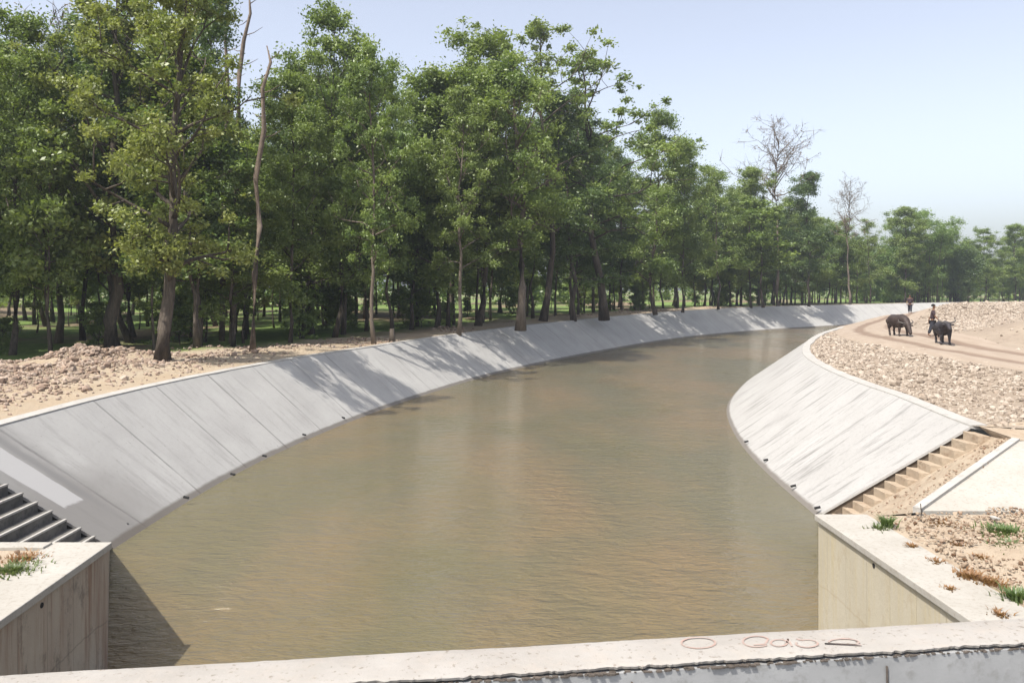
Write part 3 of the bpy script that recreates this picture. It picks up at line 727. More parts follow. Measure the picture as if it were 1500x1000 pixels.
stk = m.build('stick', 'bark'); stk.location = p; tag(stk, 'thin upright stick at the corner of the ramp slab', 'stick')
ws_ = TP(1457, 764); 
o = stones('white_stone', np.array([[0., 0, .05]]), np.array([.16]), 'kerb', .8, .1); o.location = ws_; tag(o, 'single white stone lying below the ramp slab', 'stone')

for i, (a_, b_, r_, h_) in enumerate(((1335, 800, .10, .07), (1372, 822, .14, .06), (1400, 796, .12, .06), (1437, 815, .16, .05), (1465, 900, .12, .08), (1392, 862, .09, .05))):
    tuft(TP(a_, b_), r_, h_, 70, 'grass_dry', ['dry stubble by the coping below the small green weed', 'dry stubble left of the rusty grass clump', 'dry stubble midway along the foot of the pale ramp slab', 'dry stubble between the rusty clump and the green patches', 'dry stubble nearest the parapet at the lower right', 'dry stubble on the coping edge below the rusty clump'][i], spread=1.3)
# ------------------------------------------------------------------ trees
def crown_mesh(centers, radii, per, size, seed, flat=.8, aspect=.55, droop=0):
    g = np.random.default_rng(seed); n = len(centers)
    cnt = np.maximum(4, (per*(radii/np.mean(radii))**2).astype(int)); idx = np.repeat(np.arange(n), cnt); N = len(idx)
    dirs = g.normal(size=(N, 3)); dirs /= np.linalg.norm(dirs, axis=1)[:, None]
    rad = radii[idx]*np.minimum(1.7, np.abs(g.normal(size=N))*.42+g.random(N)*.38); c = centers[idx]+dirs*rad[:, None]*np.array([1, 1, flat])
    a = g.normal(size=(N, 3)); a[:, 2] -= droop; a /= np.linalg.norm(a, axis=1)[:, None]
    b = np.cross(a, g.normal(size=(N, 3))); b /= np.linalg.norm(b, axis=1)[:, None]
    L = size*g.uniform(.6, 1.35, N)[:, None]
    V = np.stack([c-a*L*.5, c+b*L*.5*aspect, c+a*L*.5, c-b*L*.5*aspect], 1).reshape(-1, 3)
    Fc = np.arange(N*4).reshape(-1, 4); t = np.repeat(np.clip(g.random(n)[idx]*.7+g.random(N)*.3, 0, 1), 4)
    return V, Fc, t
def grow(seed, H, cs, Rr, nl=20, trunk_r=.2, sub=4, top=1.0, lean=.0, per=120, size=.19, cl_r=(.55, 1.35), profile=None, bare=False, skip=.12, flat=.75):
    g = np.random.default_rng(seed); mb = MB(); pts = []; x = y = 0.; n = 12
    for i in range(n+1):
        f = i/n; pts.append((x+lean*f*H, y, H*.97*f)); x += g.normal()*.012*H*.6; y += g.normal()*.012*H*.6
    rad = [trunk_r*(1-.86*(i/n)**.9)*(1.35 if i == 0 else 1) for i in range(n+1)]
    mb.tube(pts, rad, 7); P = np.array(pts)
    def at(f): return np.array([np.interp(f*n, np.arange(n+1), P[:, k]) for k in range(3)])
    C = []; Rd = []
    for i in range(nl):
        f = cs+(.97-cs)*((i+g.random()*.8)/nl); base = at(f); t = (f-cs)/(1-cs)
        pr = profile(t) if profile else (math.sin(math.pi*min(1, .18+t*.80))**.8)
        L = Rr*pr*g.uniform(.55, 1.2); az = i*2.399+g.normal()*.5; up = .35+.75*t+g.normal()*.15
        d = np.array([math.cos(az), math.sin(az), up]); d /= np.linalg.norm(d); p = base.copy(); lp = [tuple(p)]; r0 = max(.02, trunk_r*.42*(1-t*.6))
        K = 4
        for k in range(K):
            d = d+g.normal(size=3)*.2+np.array([0, 0, .08]); d /= np.linalg.norm(d); p = p+d*L/K; lp.append(tuple(p))
        mb.tube(lp, [r0*(1-.8*k/K) for k in range(K+1)], 5)
        LP = np.array(lp)
        for s in range(sub):
            q = .3+.7*(s+g.random()*.6)/sub; b0_ = np.array([np.interp(q*K, np.arange(K+1), LP[:, k]) for k in range(3)])
            d2 = d*.5+g.normal(size=3)*.8+np.array([0, 0, .25]); d2 /= np.linalg.norm(d2); L2 = L*g.uniform(.25, .5)+.35
            m1 = b0_+d2*L2*.5+g.normal(size=3)*.1; e = b0_+d2*L2+g.normal(size=3)*.12
            mb.tube([tuple(b0_), tuple(m1), tuple(e)], [r0*.4, r0*.28, r0*.12], 4)
            if bare:
                for w in range(5):
                    f3 = g.random(); q3 = m1*(1-f3)+e*f3; d3 = d2+g.normal(size=3)*.8; d3 /= np.linalg.norm(d3); e3 = q3+d3*L2*g.uniform(.3, .6)
                    mb.tube([tuple(q3), tuple(e3)], [.018, .007], 3)
            if g.random() > skip:
                C.append(e); Rd.append(g.uniform(*cl_r)*(1-.25*t))
                if g.random() < .6: C.append((m1+b0_)/2+g.normal(size=3)*.2); Rd.append(g.uniform(*cl_r)*.8)
        if g.random() > skip: C.append(p); Rd.append(g.uniform(*cl_r))
    C.append(at(1)); Rd.append(cl_r[0])
    C = np.array(C); Rd = np.array(Rd)
    V, Fc, t = crown_mesh(C, Rd, per, size, seed+99, flat)
    return mb, V, Fc, t
def tree_proto(kind, bark_m, leaf_m, **kw):
    mb, V, Fc, t = grow(**kw)
    tm = mb.build('trunk', bark_m, smooth=True); cm = mesh_obj('crown', V, Fc, leaf_m, attrs={'tint': t})
    pr = (tm.data, cm.data); bpy.data.objects.remove(tm); bpy.data.objects.remove(cm); return pr
PROTO = {
 'a': tree_proto('a', 'bark', 'leaf', seed=1, H=20, cs=.17, Rr=4.0, nl=24, trunk_r=.155, per=200),
 'b': tree_proto('b', 'bark', 'leaf', seed=2, H=20, cs=.22, Rr=3.4, nl=22, trunk_r=.13, per=95, lean=.01),
 'c': tree_proto('c', 'bark', 'leaf', seed=3, H=20, cs=.15, Rr=4.6, nl=26, trunk_r=.16, per=165),
 'd': tree_proto('d', 'bark', 'leaf_dark', seed=4, H=20, cs=.18, Rr=3.8, nl=26, trunk_r=.165, per=160),
 'e': tree_proto('e', 'bark_pale', 'leaf', seed=5, H=20, cs=.27, Rr=4.2, nl=24, trunk_r=.17, per=160, skip=.15, cl_r=(.45, .95)),
 'y': tree_proto('y', 'bark', 'leaf_yel', seed=6, H=20, cs=.20, Rr=4.4, nl=30, trunk_r=.34, per=170, size=.185, cl_r=(.45, .95)),
 'f': tree_proto('f', 'bark', 'leaf_dark', seed=7, H=20, cs=.24, Rr=3.2, nl=22, trunk_r=.115, per=150),
 'open': tree_proto('open', 'bark', 'leaf', seed=8, H=20, cs=.30, Rr=4.8, nl=22, trunk_r=.22, per=90, skip=.3, cl_r=(.35, .8), size=.20),
 'twin': tree_proto('twin', 'bark_pale', 'leaf', seed=9, H=20, cs=.30, Rr=4.2, nl=24, trunk_r=.30, per=170),
 'sap': tree_proto('sap', 'bark', 'leaf', seed=10, H=9, cs=.30, Rr=2.0, nl=16, trunk_r=.07, per=60, size=.2, cl_r=(.35, .7), sub=3),
 'shrub': tree_proto('shrub', 'bark', 'leaf', seed=12, H=2.6, cs=.08, Rr=1.3, nl=16, trunk_r=.03, per=46, size=.17, cl_r=(.25, .5), sub=3),
 'sapy': tree_proto('sapy', 'bark', 'leaf_yel', seed=11, H=9, cs=.25, Rr=1.9, nl=15, trunk_r=.06, per=50, size=.2, cl_r=(.3, .6), sub=3),
}
def bare_proto(seed, dry=True, H=20, cs=.45, Rr=4.5, per=5, nl=20):
    mb, V, Fc, t = grow(seed=seed, H=H, cs=cs, Rr=Rr, nl=nl, trunk_r=.2, sub=5, bare=True, profile=lambda t: (1-.35*t)*(.5+.5*min(1, t*4)), per=per, size=.16, cl_r=(.4, .8))
    tm = mb.build('trunk', 'bark_pale', smooth=True); cm = mesh_obj('crown', V, Fc, 'leaf_dry', attrs={'tint': t})
    pr = (tm.data, cm.data); bpy.data.objects.remove(tm); bpy.data.objects.remove(cm); return pr
PROTO['bare'] = bare_proto(21, Rr=4.4, nl=24, cs=.58); PROTO['bare2'] = bare_proto(24, Rr=5.4, nl=30, cs=.60)
def place(kind, x, y, H, label, group=None, wid=1., rz=None, cat='tree', name='forest_tree', H0=None):
    t, c = PROTO[kind]; z = float(hl(x, y)[0][0])-.08
    r = empty(name, (x, y, z), label, cat, group, R.uniform(0, 6.28) if rz is None else rz)
    base = H0 or (9. if kind in ('sap', 'sapy') else 2.6 if kind == 'shrub' else 20.); s = H/base; r.scale = (s*wid, s*wid, s)
    for me, nm in ((t, 'trunk'), (c, 'crown')):
        if me is None: continue
        o = bpy.data.objects.new(nm, me); COL.objects.link(o); o.parent = r
    return r
def top2h(ytop, D): return (HY-ytop)*D/F+CZ-2.2
# front trees: px, depth, top y, kind, width, label
front = [
 (18, 46, 5, 'c', 1.0, 'broad mid green tree at the far left edge of the forest'),
 (85, 54, 40, 'bare', 1.0, 'nearly leafless tree whose pale twigs show between the two leftmost green crowns'),
 (75, 44, 75, 'b', .9, 'dark slim tree standing left of the big yellow green tree'),
 (165, 47, -40, 'y', 1.0, 'tall yellow green tree with hanging foliage at the left'),
 (237, 36.6, -60, 'y', .95, 'biggest yellow green tree, with the thickest dark trunk at the left'),
 (292, 47, -30, 'd', .7, 'very dark green tall tree right of the yellow green ones'),
 (283, 58, -10, 'open', .8, 'dark open tree with sky gaps left of the bare dead trunks'),
 (425, 50, 100, 'a', .9, 'mid green tree just right of the pale dead trunk'),
 (490, 55, 2, 'c', .85, 'tallest light green tree of the left middle, wispy top'),
 (548, 48, 60, 'e', .75, 'pale leaning trunk tree near the sandy verge at the middle left'),
 (575, 57, 95, 'b', 1.0, 'green tree filling the dip right of the wispy tall tree'),
 (640, 62, 100, 'a', .95, 'full green tree at the left shoulder of the central group'),
 (672, 56, 125, 'e', .7, 'forked dark trunk tree in front of the central group'),
 (700, 64, 50, 'c', 1.0, 'highest dense green crown of the central group'),
 (762, 60, 95, 'twin', .85, 'thick pale twin trunk tree by the verge at the centre'),
 (795, 72, 40, 'open', .8, 'lacy topped tree rising right of the highest central crown'),
 (840, 74, 130, 'd', 1.0, 'dark blue green tree with heavy shade right of the pale twin trunks'),
 (885, 76, 82, 'open', 1.1, 'open branched tree leaning out to the right against the sky'),
 (960, 88, 162, 'c', .95, 'rounded light green tree standing alone above its neighbours right of centre'),
 (1000, 92, 215, 'a', .8, 'narrow green tree just right of the rounded light green one'),
 (1052, 100, 243, 'b', 1.0, 'green tree between the rounded tree and the bare red brown tree'),
 (1100, 106, 246, 'a', .9, 'light green tree left below the bare tree crown'),
 (1140, 112, 196, 'bare2', .9, 'leafless tree with a fan of fine twigs above the right part of the forest'),
 (1118, 104, 300, 'sap', 1.3, 'small bright green tree in front below the leafless fan tree'),
 (1185, 112, 255, 'd', .9, 'dark green tree right of the leafless fan tree'),
 (1245, 122, 278, 'bare', .9, 'smaller leafless tree at the right shoulder of the forest'),
 (1275, 128, 325, 'b', 1.0, 'low dark tree closing the right end of the tall forest'),
 (1325, 138, 303, 'a', 1.1, 'rounded tree rising behind the bamboo thicket'),
 (1440, 150, 335, 'c', 1.1, 'small far green tree right of the bamboo thicket'),
 (1488, 150, 330, 'a', 1.1, 'far green tree at the right edge of the photo'),
]
for (a, D, yt, kd, w, lab) in front:
    D *= np.interp(a, [0, 450, 750, 1100], [.80, .86, .92, .96])
    place(kd, (a-750)*D/F, D, top2h(yt, D), lab, wid=w*(1.15 if 'bare' in kd else np.interp(a, [0, 590, 640, 900, 960], [1.08, 1.12, 1.42, 1.4, 1.28])), name='forest_tree' if 'bare' not in kd else 'leafless_tree')
# dead trunks (snags)
def snag(px_, D, pts, rad, label):
    m = MB(); g = G(px_, 500, 2.2); x0 = (px_-750)*D/F; z0 = float(hl(x0, D)[0][0])
    r = empty('dead_tree', (x0, D, z0-.05), label, 'dead tree')
    P = [((a-750)*D/F-x0, 0.15*math.sin(i), CZ-(b-HY)*D/F-z0) for i, (a, b) in enumerate(pts)]
    P[0] = (P[0][0], 0, 0); m.tube(P, rad, 8); tr = m.build('trunk', 'bleach', r, smooth=True)
    for i, (a, b, a2, b2) in enumerate(((.55, 0, 18, -12), (.7, 0, 22, -10), (.8, 0, -16, 8), (.88, 0, 16, -14), (.62, 0, -14, -6))):
        k = a*(len(P)-1); q = np.array([np.interp(k, range(len(P)), [p[j] for p in P]) for j in range(3)])
        e = q+np.array([a2*D/F*1.3, .3*(-1)**i, -b2*D/F]); mm = MB(); mm.tube([tuple(q), tuple((q+e)/2+[0, 0, -.08]), tuple(e)], [.035, .022, .01], 4); mm.build('branch', 'bleach', r)
snag(372, 36, [(370, 505), (372, 400), (379, 330), (374, 260), (388, 190), (386, 130), (397, 90), (390, 65)], [.17, .14, .13, .12, .11, .09, .07, .03], 'pale bare dead trunk with a crooked tip rising from the rubble edge')
snag(352, 44, [(340, 495), (345, 300), (348, 180), (350, 110), (358, 60), (368, 20), (364, -30)], [.2, .17, .15, .13, .11, .08, .04], 'tall dead stem with side twigs left of the crooked dead trunk')
snag(331, 46, [(325, 495), (328, 250), (333, 130), (330, 60), (336, -20)], [.18, .14, .11, .09, .05], 'thin dark dead stem leftmost of the bare stems against the sky')
# forest filler
skx = [-600, 0, 60, 130, 300, 340, 395, 470, 500, 560, 600, 640, 700, 760, 850, 900, 930, 960, 1000, 1040, 1100, 1190, 1220, 1280, 1330, 1420, 1500, 1900]
sky_ = [0, 20, 70, -20, 10, 175, 130, 60, 50, 110, 170, 125, 85, 100, 140, 185, 255, 200, 235, 258, 258, 268, 312, 338, 335, 345, 338, 335]
edge_x = [-600, 0, 400, 500, 600, 700, 800, 900, 1000, 1100, 1200, 1300, 1400, 1500, 1900]; edge_d = [26, 33.5, 37, 41, 47, 55, 66, 78, 91, 106, 120, 134, 146, 153, 170]
placed = [((a-750)*D/F*.88, D*.88) for (a, D, *_r) in front]
tree_n = 0; tries = 0
rowpts = []
SEC = [(-60, 'beyond the left edge of the photo'), (200, 'left of the biggest yellow green tree'), (310, 'just right of the biggest yellow green tree'), (400, 'around the bare dead trunks'), (500, 'below the tallest wispy light green tree'), (600, 'around the pale leaning trunk'), (700, 'left of the pale twin trunk tree'), (800, 'behind the pale twin trunk tree'), (900, 'under the branches leaning out against the sky'), (1000, 'below the rounded light green tree right of centre'), (1100, 'left of the leafless fan shaped tree'), (1200, 'right of the leafless fan shaped tree'), (1300, 'just left of the bamboo thicket'), (1430, 'behind the bamboo thicket'), (9999, 'right of the bamboo thicket')]
def sector(a): return next(t for m_, t in SEC if a < m_)
labs = {'a': 'leafy green tree standing deep in the forest behind the front trees', 'sap': 'young thin tree growing in the shade between taller trunks', 'edge': 'slim dark trunk tree in the first rows of the forest edge'}
# the first row along the verge
_s = 21.0
while _s < 150:
    i = int(np.searchsorted(sL, _s)); nl_ = NL[i]; off = R.uniform(5.3, 8.2); q = creL[i]+nl_*off; _s += R.uniform(2.0, 4.2)*(1+_s/200)
    if R.random() < .12: _s += 2.5
    if any((q[0]-k[0])**2+(q[1]-k[1])**2 < 1.8**2 for k in placed): continue
    a = 750+F*q[0]/q[1]; D = q[1]; lim = top2h(np.interp(a, skx, sky_)+R.uniform(0, 70), D); placed.append((q[0], D))
    kd = R.choice('abbdfff'); H = min(lim, R.uniform(17, 23)); place(kd, float(q[0]), float(D), H, 'verge row tree '+sector(a), 'trees of the forest edge', wid=R.uniform(.9, 1.2)*min(1.4, 20/H))
while tree_n < 285 and tries < 6000:
    tries += 1
    a = R.uniform(-330, 1800) if tree_n > 150 else R.uniform(-60, 1560); e = np.interp(a, edge_x, edge_d)
    u = R.random(); D = e+1.0+(u**1.5)*(62 if a < 900 else 40)
    x = (a-750)*D/F; mind = 2.2 if D < e+18 else 3.0
    if any((x-q[0])**2+(D-q[1])**2 < mind**2 for q in placed): continue
    dd = seg_dist(np.array([[x, D]]), cLs)[0][0]
    if dd < 4.2: continue
    if 1285 < a < 1435 and D < 146: continue
    placed.append((x, D)); row = D-e; tree_n += 1
    lim = top2h(np.interp(a, skx, sky_)+R.uniform(0, 60), D)
    if R.random() < .27: place(R.choice(['sap', 'sap', 'sapy']), x, D, min(lim, R.uniform(6, 11)), 'young thin tree '+sector(a), 'young trees in the forest shade', wid=R.uniform(.9, 1.3), name='young_tree')
    else:
        H = min(lim, R.uniform(16, 24)) if a < 850 else lim*R.uniform(.8, 1); kd = R.choice('abcdefff' if row > 8 else 'abbfff')
        place(kd, x, D, H, ('front row tree ' if row < 14 else 'deep forest tree ')+sector(a), 'trees of the forest edge' if row < 14 else 'trees deep in the forest', wid=R.uniform(.95, 1.3)*min(1.35, 20/H))
# trees beyond the left frame edge, whose shadows fall over the bank
for (x, y, H) in ((-26, 31, 20), (-27.5, 27, 20), (-32, 30, 21), (-34, 36, 20)):
    place(R.choice('abd'), x, y, H, ('front row tree beyond the left edge of the photo' if x < -23 else 'dark tree rising behind the rubble heap at the left'), 'trees of the forest edge')

# far-off wood that closes the view between the trunks
C = []; Rd = []
for i in range(2600):
    a = R.uniform(-500, 2000); D = np.interp(a, edge_x, edge_d)+R.uniform(78, 105) if a < 1250 else np.interp(a, edge_x, edge_d)+R.uniform(40, 60)
    x = (a-750)*D/F; h = R.uniform(.5, 1)**.7*(11+4*math.sin(a*.013)+3*math.sin(a*.037)); C.append((x, D, 2.2+h*R.random()**.7)); Rd.append(R.uniform(1.2, 2.4))
V, Fc, t = crown_mesh(np.array(C), np.array(Rd), 60, .75, 77, .9, .6)
tag(mesh_obj('far_wood', V, Fc, 'leaf', attrs={'tint': t}), 'dim green wood seen far off between the forest trunks', 'wood', kind='stuff')
for i in range(48):
    a = R.uniform(-30, 1280); D = np.interp(a, edge_x, edge_d)+R.uniform(2, 45); x = (a-750)*D/F
    if seg_dist(np.array([[x, D]]), cLs)[0][0] < 4.5: continue
    place('shrub', x, D, R.uniform(1.2, 3.0), 'low shrub '+sector(a), 'shrubs under the trees', wid=R.uniform(.9, 1.5), cat='shrub', name='shrub')
# bamboo thicket
def bamboo(px_, D, w, h, label, seed, dark=False):
    g = np.random.default_rng(seed); mb = MB(); C = []; Rd = []
    for i in range(46):
        az = g.uniform(0, 6.28); r0 = g.random()**.6*w*.22; r1 = w*.5*g.uniform(.35, 1.0); hh = h*g.uniform(.65, 1.0)*(1-.32*(r1/(w*.5))**2)
        pts = []
        for k in range(7):
            f = k/6; rr = r0+(r1-r0)*f**1.9; pts.append((math.cos(az)*rr, math.sin(az)*rr, hh*math.sin(f*1.6)/1.0))
        mb.tube(pts, [.06*(1-.8*k/6) for k in range(7)], 5)
        for k in range(16):
            f = g.uniform(.1, 1); q = np.array([np.interp(f*6, range(7), [p[j] for p in pts]) for j in range(3)]); C.append(q+g.normal(size=3)*.5); Rd.append(g.uniform(.6, 1.25))
    V, Fc, t = crown_mesh(np.array(C), np.array(Rd), 120, .30, seed, .8, .3, .5)
    x = (px_-750)*D/F; r = empty('bamboo_clump', (x, D, float(hl(x, D)[0][0])-.05), label, 'bamboo')
    mb.build('stems', 'bark', r, True); mesh_obj('foliage', V, Fc, 'leaf_dark' if dark else 'bamboo', r, attrs={'tint': t})
bamboo(1352, 137, 15, 18, 'large rounded feathery bamboo thicket at the right end of the forest', 31)
bamboo(1402, 139, 9, 11, 'dark low bamboo mass at the right foot of the large thicket', 32, True)
bamboo(1308, 136, 8, 11, 'smaller green bamboo clump at the left foot of the large thicket', 33)

# stump and drift log on the verge
g = G(587, 500, 2.35); x, y = -6.7, 43.8; z = float(hl(x, y)[0][0]); m = MB(); m.tube([(0, 0, -.05), (.02, 0, .35), (.0, .02, .75)], [.2, .15, .13], 8)
o = m.build('stump', 'bark', smooth=True); o.location = (x, y, z); tag(o, 'short dark stump on the sandy verge', 'stump')

# ------------------------------------------------------------------ animals and people
def skin(name, joints, edges, mat, parent, sub=1, root=0):
    me = bpy.data.meshes.new(name); me.from_pydata([j[0] for j in joints], edges, []); o = bpy.data.objects.new(name, me); COL.objects.link(o)
    m = o.modifiers.new('s', 'SKIN'); m.use_smooth_shade = True; m.branch_smoothing = .6
    for i, j in enumerate(joints):
        r = j[1]; me.skin_vertices[0].data[i].radius = (r, r) if not isinstance(r, tuple) else r
        me.skin_vertices[0].data[i].use_root = (i == root)
    ss = o.modifiers.new('ss', 'SUBSURF'); ss.levels = sub+1; ss.render_levels = sub+1
    bpy.context.view_layer.update(); dg = bpy.context.evaluated_depsgraph_get()
    nm = bpy.data.meshes.new_from_object(o.evaluated_get(dg)); bpy.data.objects.remove(o)
    nm.name = name; nm.materials.clear(); nm.materials.append(MATS[mat]); o = bpy.data.objects.new(name, nm); COL.objects.link(o); o.parent = parent
    return o
def fused(name, chains, mat, parent, vox=.03, sm=8):
    m = MB()
    for pts, rad in chains:
        pts = [Vector(p) for p in pts]; rad = list(rad); d0 = (pts[0]-pts[1]).normalized(); d1 = (pts[-1]-pts[-2]).normalized()
        pts = [pts[0]+d0*rad[0]*.75]+pts+[pts[-1]+d1*rad[-1]*.75]; rad = [rad[0]*.35]+rad+[rad[-1]*.35]
        P = []; Q = []
        for k in range(len(pts)-1):
            for f in (0, .33, .66): P.append(pts[k].lerp(pts[k+1], f)); Q.append(rad[k]*(1-f)+rad[k+1]*f)
        P.append(pts[-1]); Q.append(rad[-1]); m.tube(P, Q, 14)
    o = m.build(name, mat); md = o.modifiers.new('r', 'REMESH'); md.mode = 'VOXEL'; md.voxel_size = vox; md.use_smooth_shade = True
    ms = o.modifiers.new('s', 'SMOOTH'); ms.iterations = sm; ms.factor = .5
    bpy.context.view_layer.update(); dg = bpy.context.evaluated_depsgraph_get()
    nm = bpy.data.meshes.new_from_object(o.evaluated_get(dg)); bpy.data.objects.remove(o); nm.name = name
    nm.materials.clear(); nm.materials.append(MATS[mat]); nm.polygons.foreach_set('use_smooth', [True]*len(nm.polygons))
    o = bpy.data.objects.new(name, nm); COL.objects.link(o); o.parent = parent; return o
def buffalo(loc, rz, label, mat, grazing=True, s=1.0):
    r = empty('buffalo', loc, label, 'buffalo', rz=rz); r.scale = (s, s, s)
    hd = (1.16, .68) if grazing else (1.22, 1.16); mz = (1.40, .22) if grazing else (1.56, .96)
    ch = [([(-.86, 0, 1.02), (-.62, 0, .98), (-.2, 0, .90), (.25, 0, .92), (.55, 0, 1.00)], [.25, .35, .42, .42, .34]),
          ([(-.75, 0, 1.16), (.0, 0, 1.12), (.5, 0, 1.2)], [.16, .20, .18]),
          ([(.50, 0, 1.04), (.85, 0, .98 if grazing else 1.12), (hd[0], 0, hd[1])], [.32, .24, .16]),
          ([(hd[0]-.03, 0, hd[1]+.03), ((hd[0]+mz[0])/2, 0, (hd[1]+mz[1])/2), (mz[0], 0, mz[1])], [.165, .125, .105])]
    for sy, fx, hx in ((1, .05, -.10), (-1, -.08, .12)):
        ch.append(([(.50, .20*sy, .85), (.54+fx*.5, .21*sy, .60), (.57+fx, .20*sy, .40), (.57+fx*1.4, .20*sy, .16), (.60+fx*1.4, .20*sy, .06)], [.18, .12, .082, .062, .085]))
        ch.append(([(-.68, .20*sy, .95), (-.66+hx*.4, .22*sy, .68), (-.84+hx, .21*sy, .45), (-.78+hx, .20*sy, .17), (-.75+hx, .20*sy, .06)], [.24, .17, .082, .062, .085]))
    fused('body', ch, mat, r, .035, 5)
    hb = Vector((hd[0], 0, hd[1]))
    for sy in (1, -1):
        m = MB(); b = hb+Vector((-.04, .08*sy, .11)); m.tube([b, b+Vector((-.1, .22*sy, .05)), b+Vector((-.24, .36*sy, .12)), b+Vector((-.38, .32*sy, .26))], [.05, .045, .032, .01], 7); m.build('horn', 'horn', r, True)
        m = MB(); b = hb+Vector((-.01, .12*sy, .04)); m.tube([b, b+Vector((-.05, .12*sy, -.02)), b+Vector((-.06, .22*sy, -.06))], [.03, .06, .015], 6); m.build('ear', mat, r, True)
    m = MB(); m.tube([(-1.05, 0, 1.12), (-1.15, 0, .85), (-1.13, .02, .5)], [.035, .025, .02], 6); m.tube([(-1.13, .02, .52), (-1.12, .02, .4), (-1.13, .02, .28)], [.02, .05, .01], 6); m.build('tail', mat, r, True)
    return r
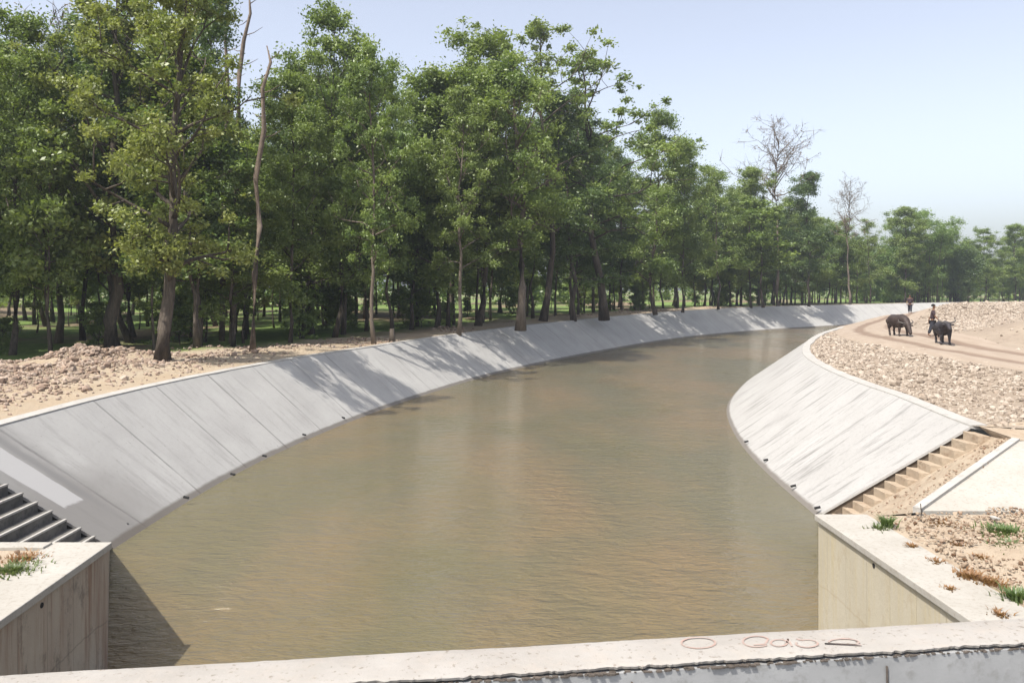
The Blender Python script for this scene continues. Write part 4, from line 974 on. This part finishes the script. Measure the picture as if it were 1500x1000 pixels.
def human(loc, rz, label, shirt, legs, s=1.0, stride=.22, arm=.15, bend=0):
    r = empty('person', loc, label, 'person', rz=rz); r.scale = (s, s, s)
    # facing +x ; height about 1.68
    hip = .88
    J = [((0, 0, hip), (.13, .10)), ((.01, 0, 1.10), (.125, .09)), ((.02+bend, 0, 1.32), (.15, .10)), ((.02+bend, 0, 1.44), .055), ((.035+bend, 0, 1.50), .055), ((.05+bend, 0, 1.60), (.085, .095)), ((.05+bend, 0, 1.67), .06)]
    E = [(0, 1), (1, 2), (2, 3), (3, 4), (4, 5), (5, 6)]
    for sy, st, ar in ((1, stride, -arm), (-1, -stride, arm)):
        n = len(J); kn = .05 if st > 0 else .04
        J += [((0, .09*sy, hip-.08), .082), ((st*.55+kn, .09*sy, .47), .058), ((st, .09*sy, .08), .038), ((st+.13, .10*sy, .035), .035)]
        E += [(0, n), (n, n+1), (n+1, n+2), (n+2, n+3)]
        n = len(J); J += [((.02+bend, .19*sy, 1.36), .055), ((ar*.6+bend, .23*sy, 1.10), .04), ((ar*1.6+bend+.04, .24*sy, .88), .03), ((ar*1.9+bend+.06, .24*sy, .78), .032)]
        E += [(2, n), (n, n+1), (n+1, n+2), (n+2, n+3)]
        for k in range(4):
            q = len(J); b = J[n+3][0]; J += [((b[0]+.012*(k-1.5)+.01, b[1]+.0, b[2]-.05), .009), ((b[0]+.012*(k-1.5)+.015, b[1]-.015*sy, b[2]-.085-.006*(k % 3)), .007)]; E += [(n+3, q), (q, q+1)]
        q = len(J); b = J[n+3][0]; J += [((b[0]+.04, b[1]-.01*sy, b[2]-.03), .010), ((b[0]+.055, b[1]-.02*sy, b[2]-.06), .008)]; E += [(n+3, q), (q, q+1)]
    skin('body', J, E, 'skin', r)
    # clothing shells
    T_ = [((0, 0, hip-.02), (.155, .12)), ((.01, 0, 1.10), (.15, .115)), ((.02+bend, 0, 1.33), (.172, .122)), ((.02+bend, 0, 1.41), .075)]; TE = [(0, 1), (1, 2), (2, 3)]
    for sy, ar in ((1, -arm), (-1, arm)):
        n = len(T_); T_ += [((.02+bend, .19*sy, 1.365), .07), ((ar*.6+bend, .235*sy, 1.12), .055)]; TE += [(2, n), (n, n+1)]
    T_ = [(p, ((q[0]*1.3, q[1]*1.35) if isinstance(q, tuple) else q*1.3)) for p, q in T_]
    skin('shirt', T_, TE, shirt, r)
    L_ = [((0, 0, hip), (.15, .12))]; LE = []
    for sy, st in ((1, stride), (-1, -stride)):
        n = len(L_); L_ += [((0, .09*sy, hip-.1), .1), ((st*.55+.045, .09*sy, .47), .078), ((st*.95+.01, .09*sy, .14), .06)]; LE += [(0, n), (n, n+1), (n+1, n+2)]
    L_ = [(p, ((q[0]*1.2, q[1]*1.25) if isinstance(q, tuple) else q*1.25)) for p, q in L_]
    skin('trousers', L_, LE, legs, r)
    m = MB(); q = Vector((.035+bend, 0, 1.635)); n0 = 0
    for i in range(5):
        for k in range(10):
            a = 2*math.pi*k/10; e = i*.38; m.v.append((q.x-.02+.108*math.cos(a)*math.cos(e), q.y+.102*math.sin(a)*math.cos(e), q.z+.0+.105*math.sin(e)-(.03 if math.cos(a) < .2 and i == 0 else 0)))
    for i in range(4):
        for k in range(10): j = (k+1) % 10; m.f.append([i*10+k, i*10+j, (i+1)*10+j, (i+1)*10+k])
    m.f.append([40+k for k in range(10)]); m.build('hair', 'hair', r, True)
    m = MB(); m.tube([(.125+bend, 0, 1.61), (.155+bend, 0, 1.575), (.13+bend, 0, 1.565)], [.01, .017, .012], 6); m.build('nose', 'skin', r, True)
    return r
def RG(a, b, zg=2.65):
    g = G(a, b, zg); z = float(hr(g[0], g[1])[0][0]); g = G(a, b, z+.05); return (float(g[0]), float(g[1]), float(hr(g[0], g[1])[0][0])+.045)
buffalo(RG(1316, 492), math.radians(-88), 'dark buffalo grazing with its head down, left of the two on the dirt road', 'hide_brown', True, .86)
buffalo(RG(1381, 498), math.radians(-106), 'nearly black buffalo at the stony edge of the road with a man beside it', 'hide', False, .80)
human(RG(1366, 492), math.radians(-30), 'man in dark clothes walking beside the black buffalo', 'shirt_dark', 'trouser', .95, .2, .15, .02)
human(RG(1333, 461), math.radians(-120), 'dark figure standing farther up the road behind the grazing buffalo', 'shirt_dark', 'trouser', 1.0, .12, .1)

# ------------------------------------------------------------------ haze (air)
hb = MB(); hb.box((-660, -80, -3), (660, 660, 34)); hz = hb.build('haze', 'sand')
hm = bpy.data.materials.new('thin_air_haze'); hm.use_nodes = True; t = hm.node_tree; t.nodes.clear()
pv = t.nodes.new('ShaderNodeVolumePrincipled'); pv.inputs['Color'].default_value = (.80, .87, 1, 1); pv.inputs['Density'].default_value = .0005; pv.inputs['Anisotropy'].default_value = .2
ot = t.nodes.new('ShaderNodeOutputMaterial'); t.links.new(pv.outputs[0], ot.inputs['Volume']); hz.data.materials.clear(); hz.data.materials.append(hm)
tag(hz, 'thin pale haze in the air over the canal and forest', 'haze', kind='stuff')
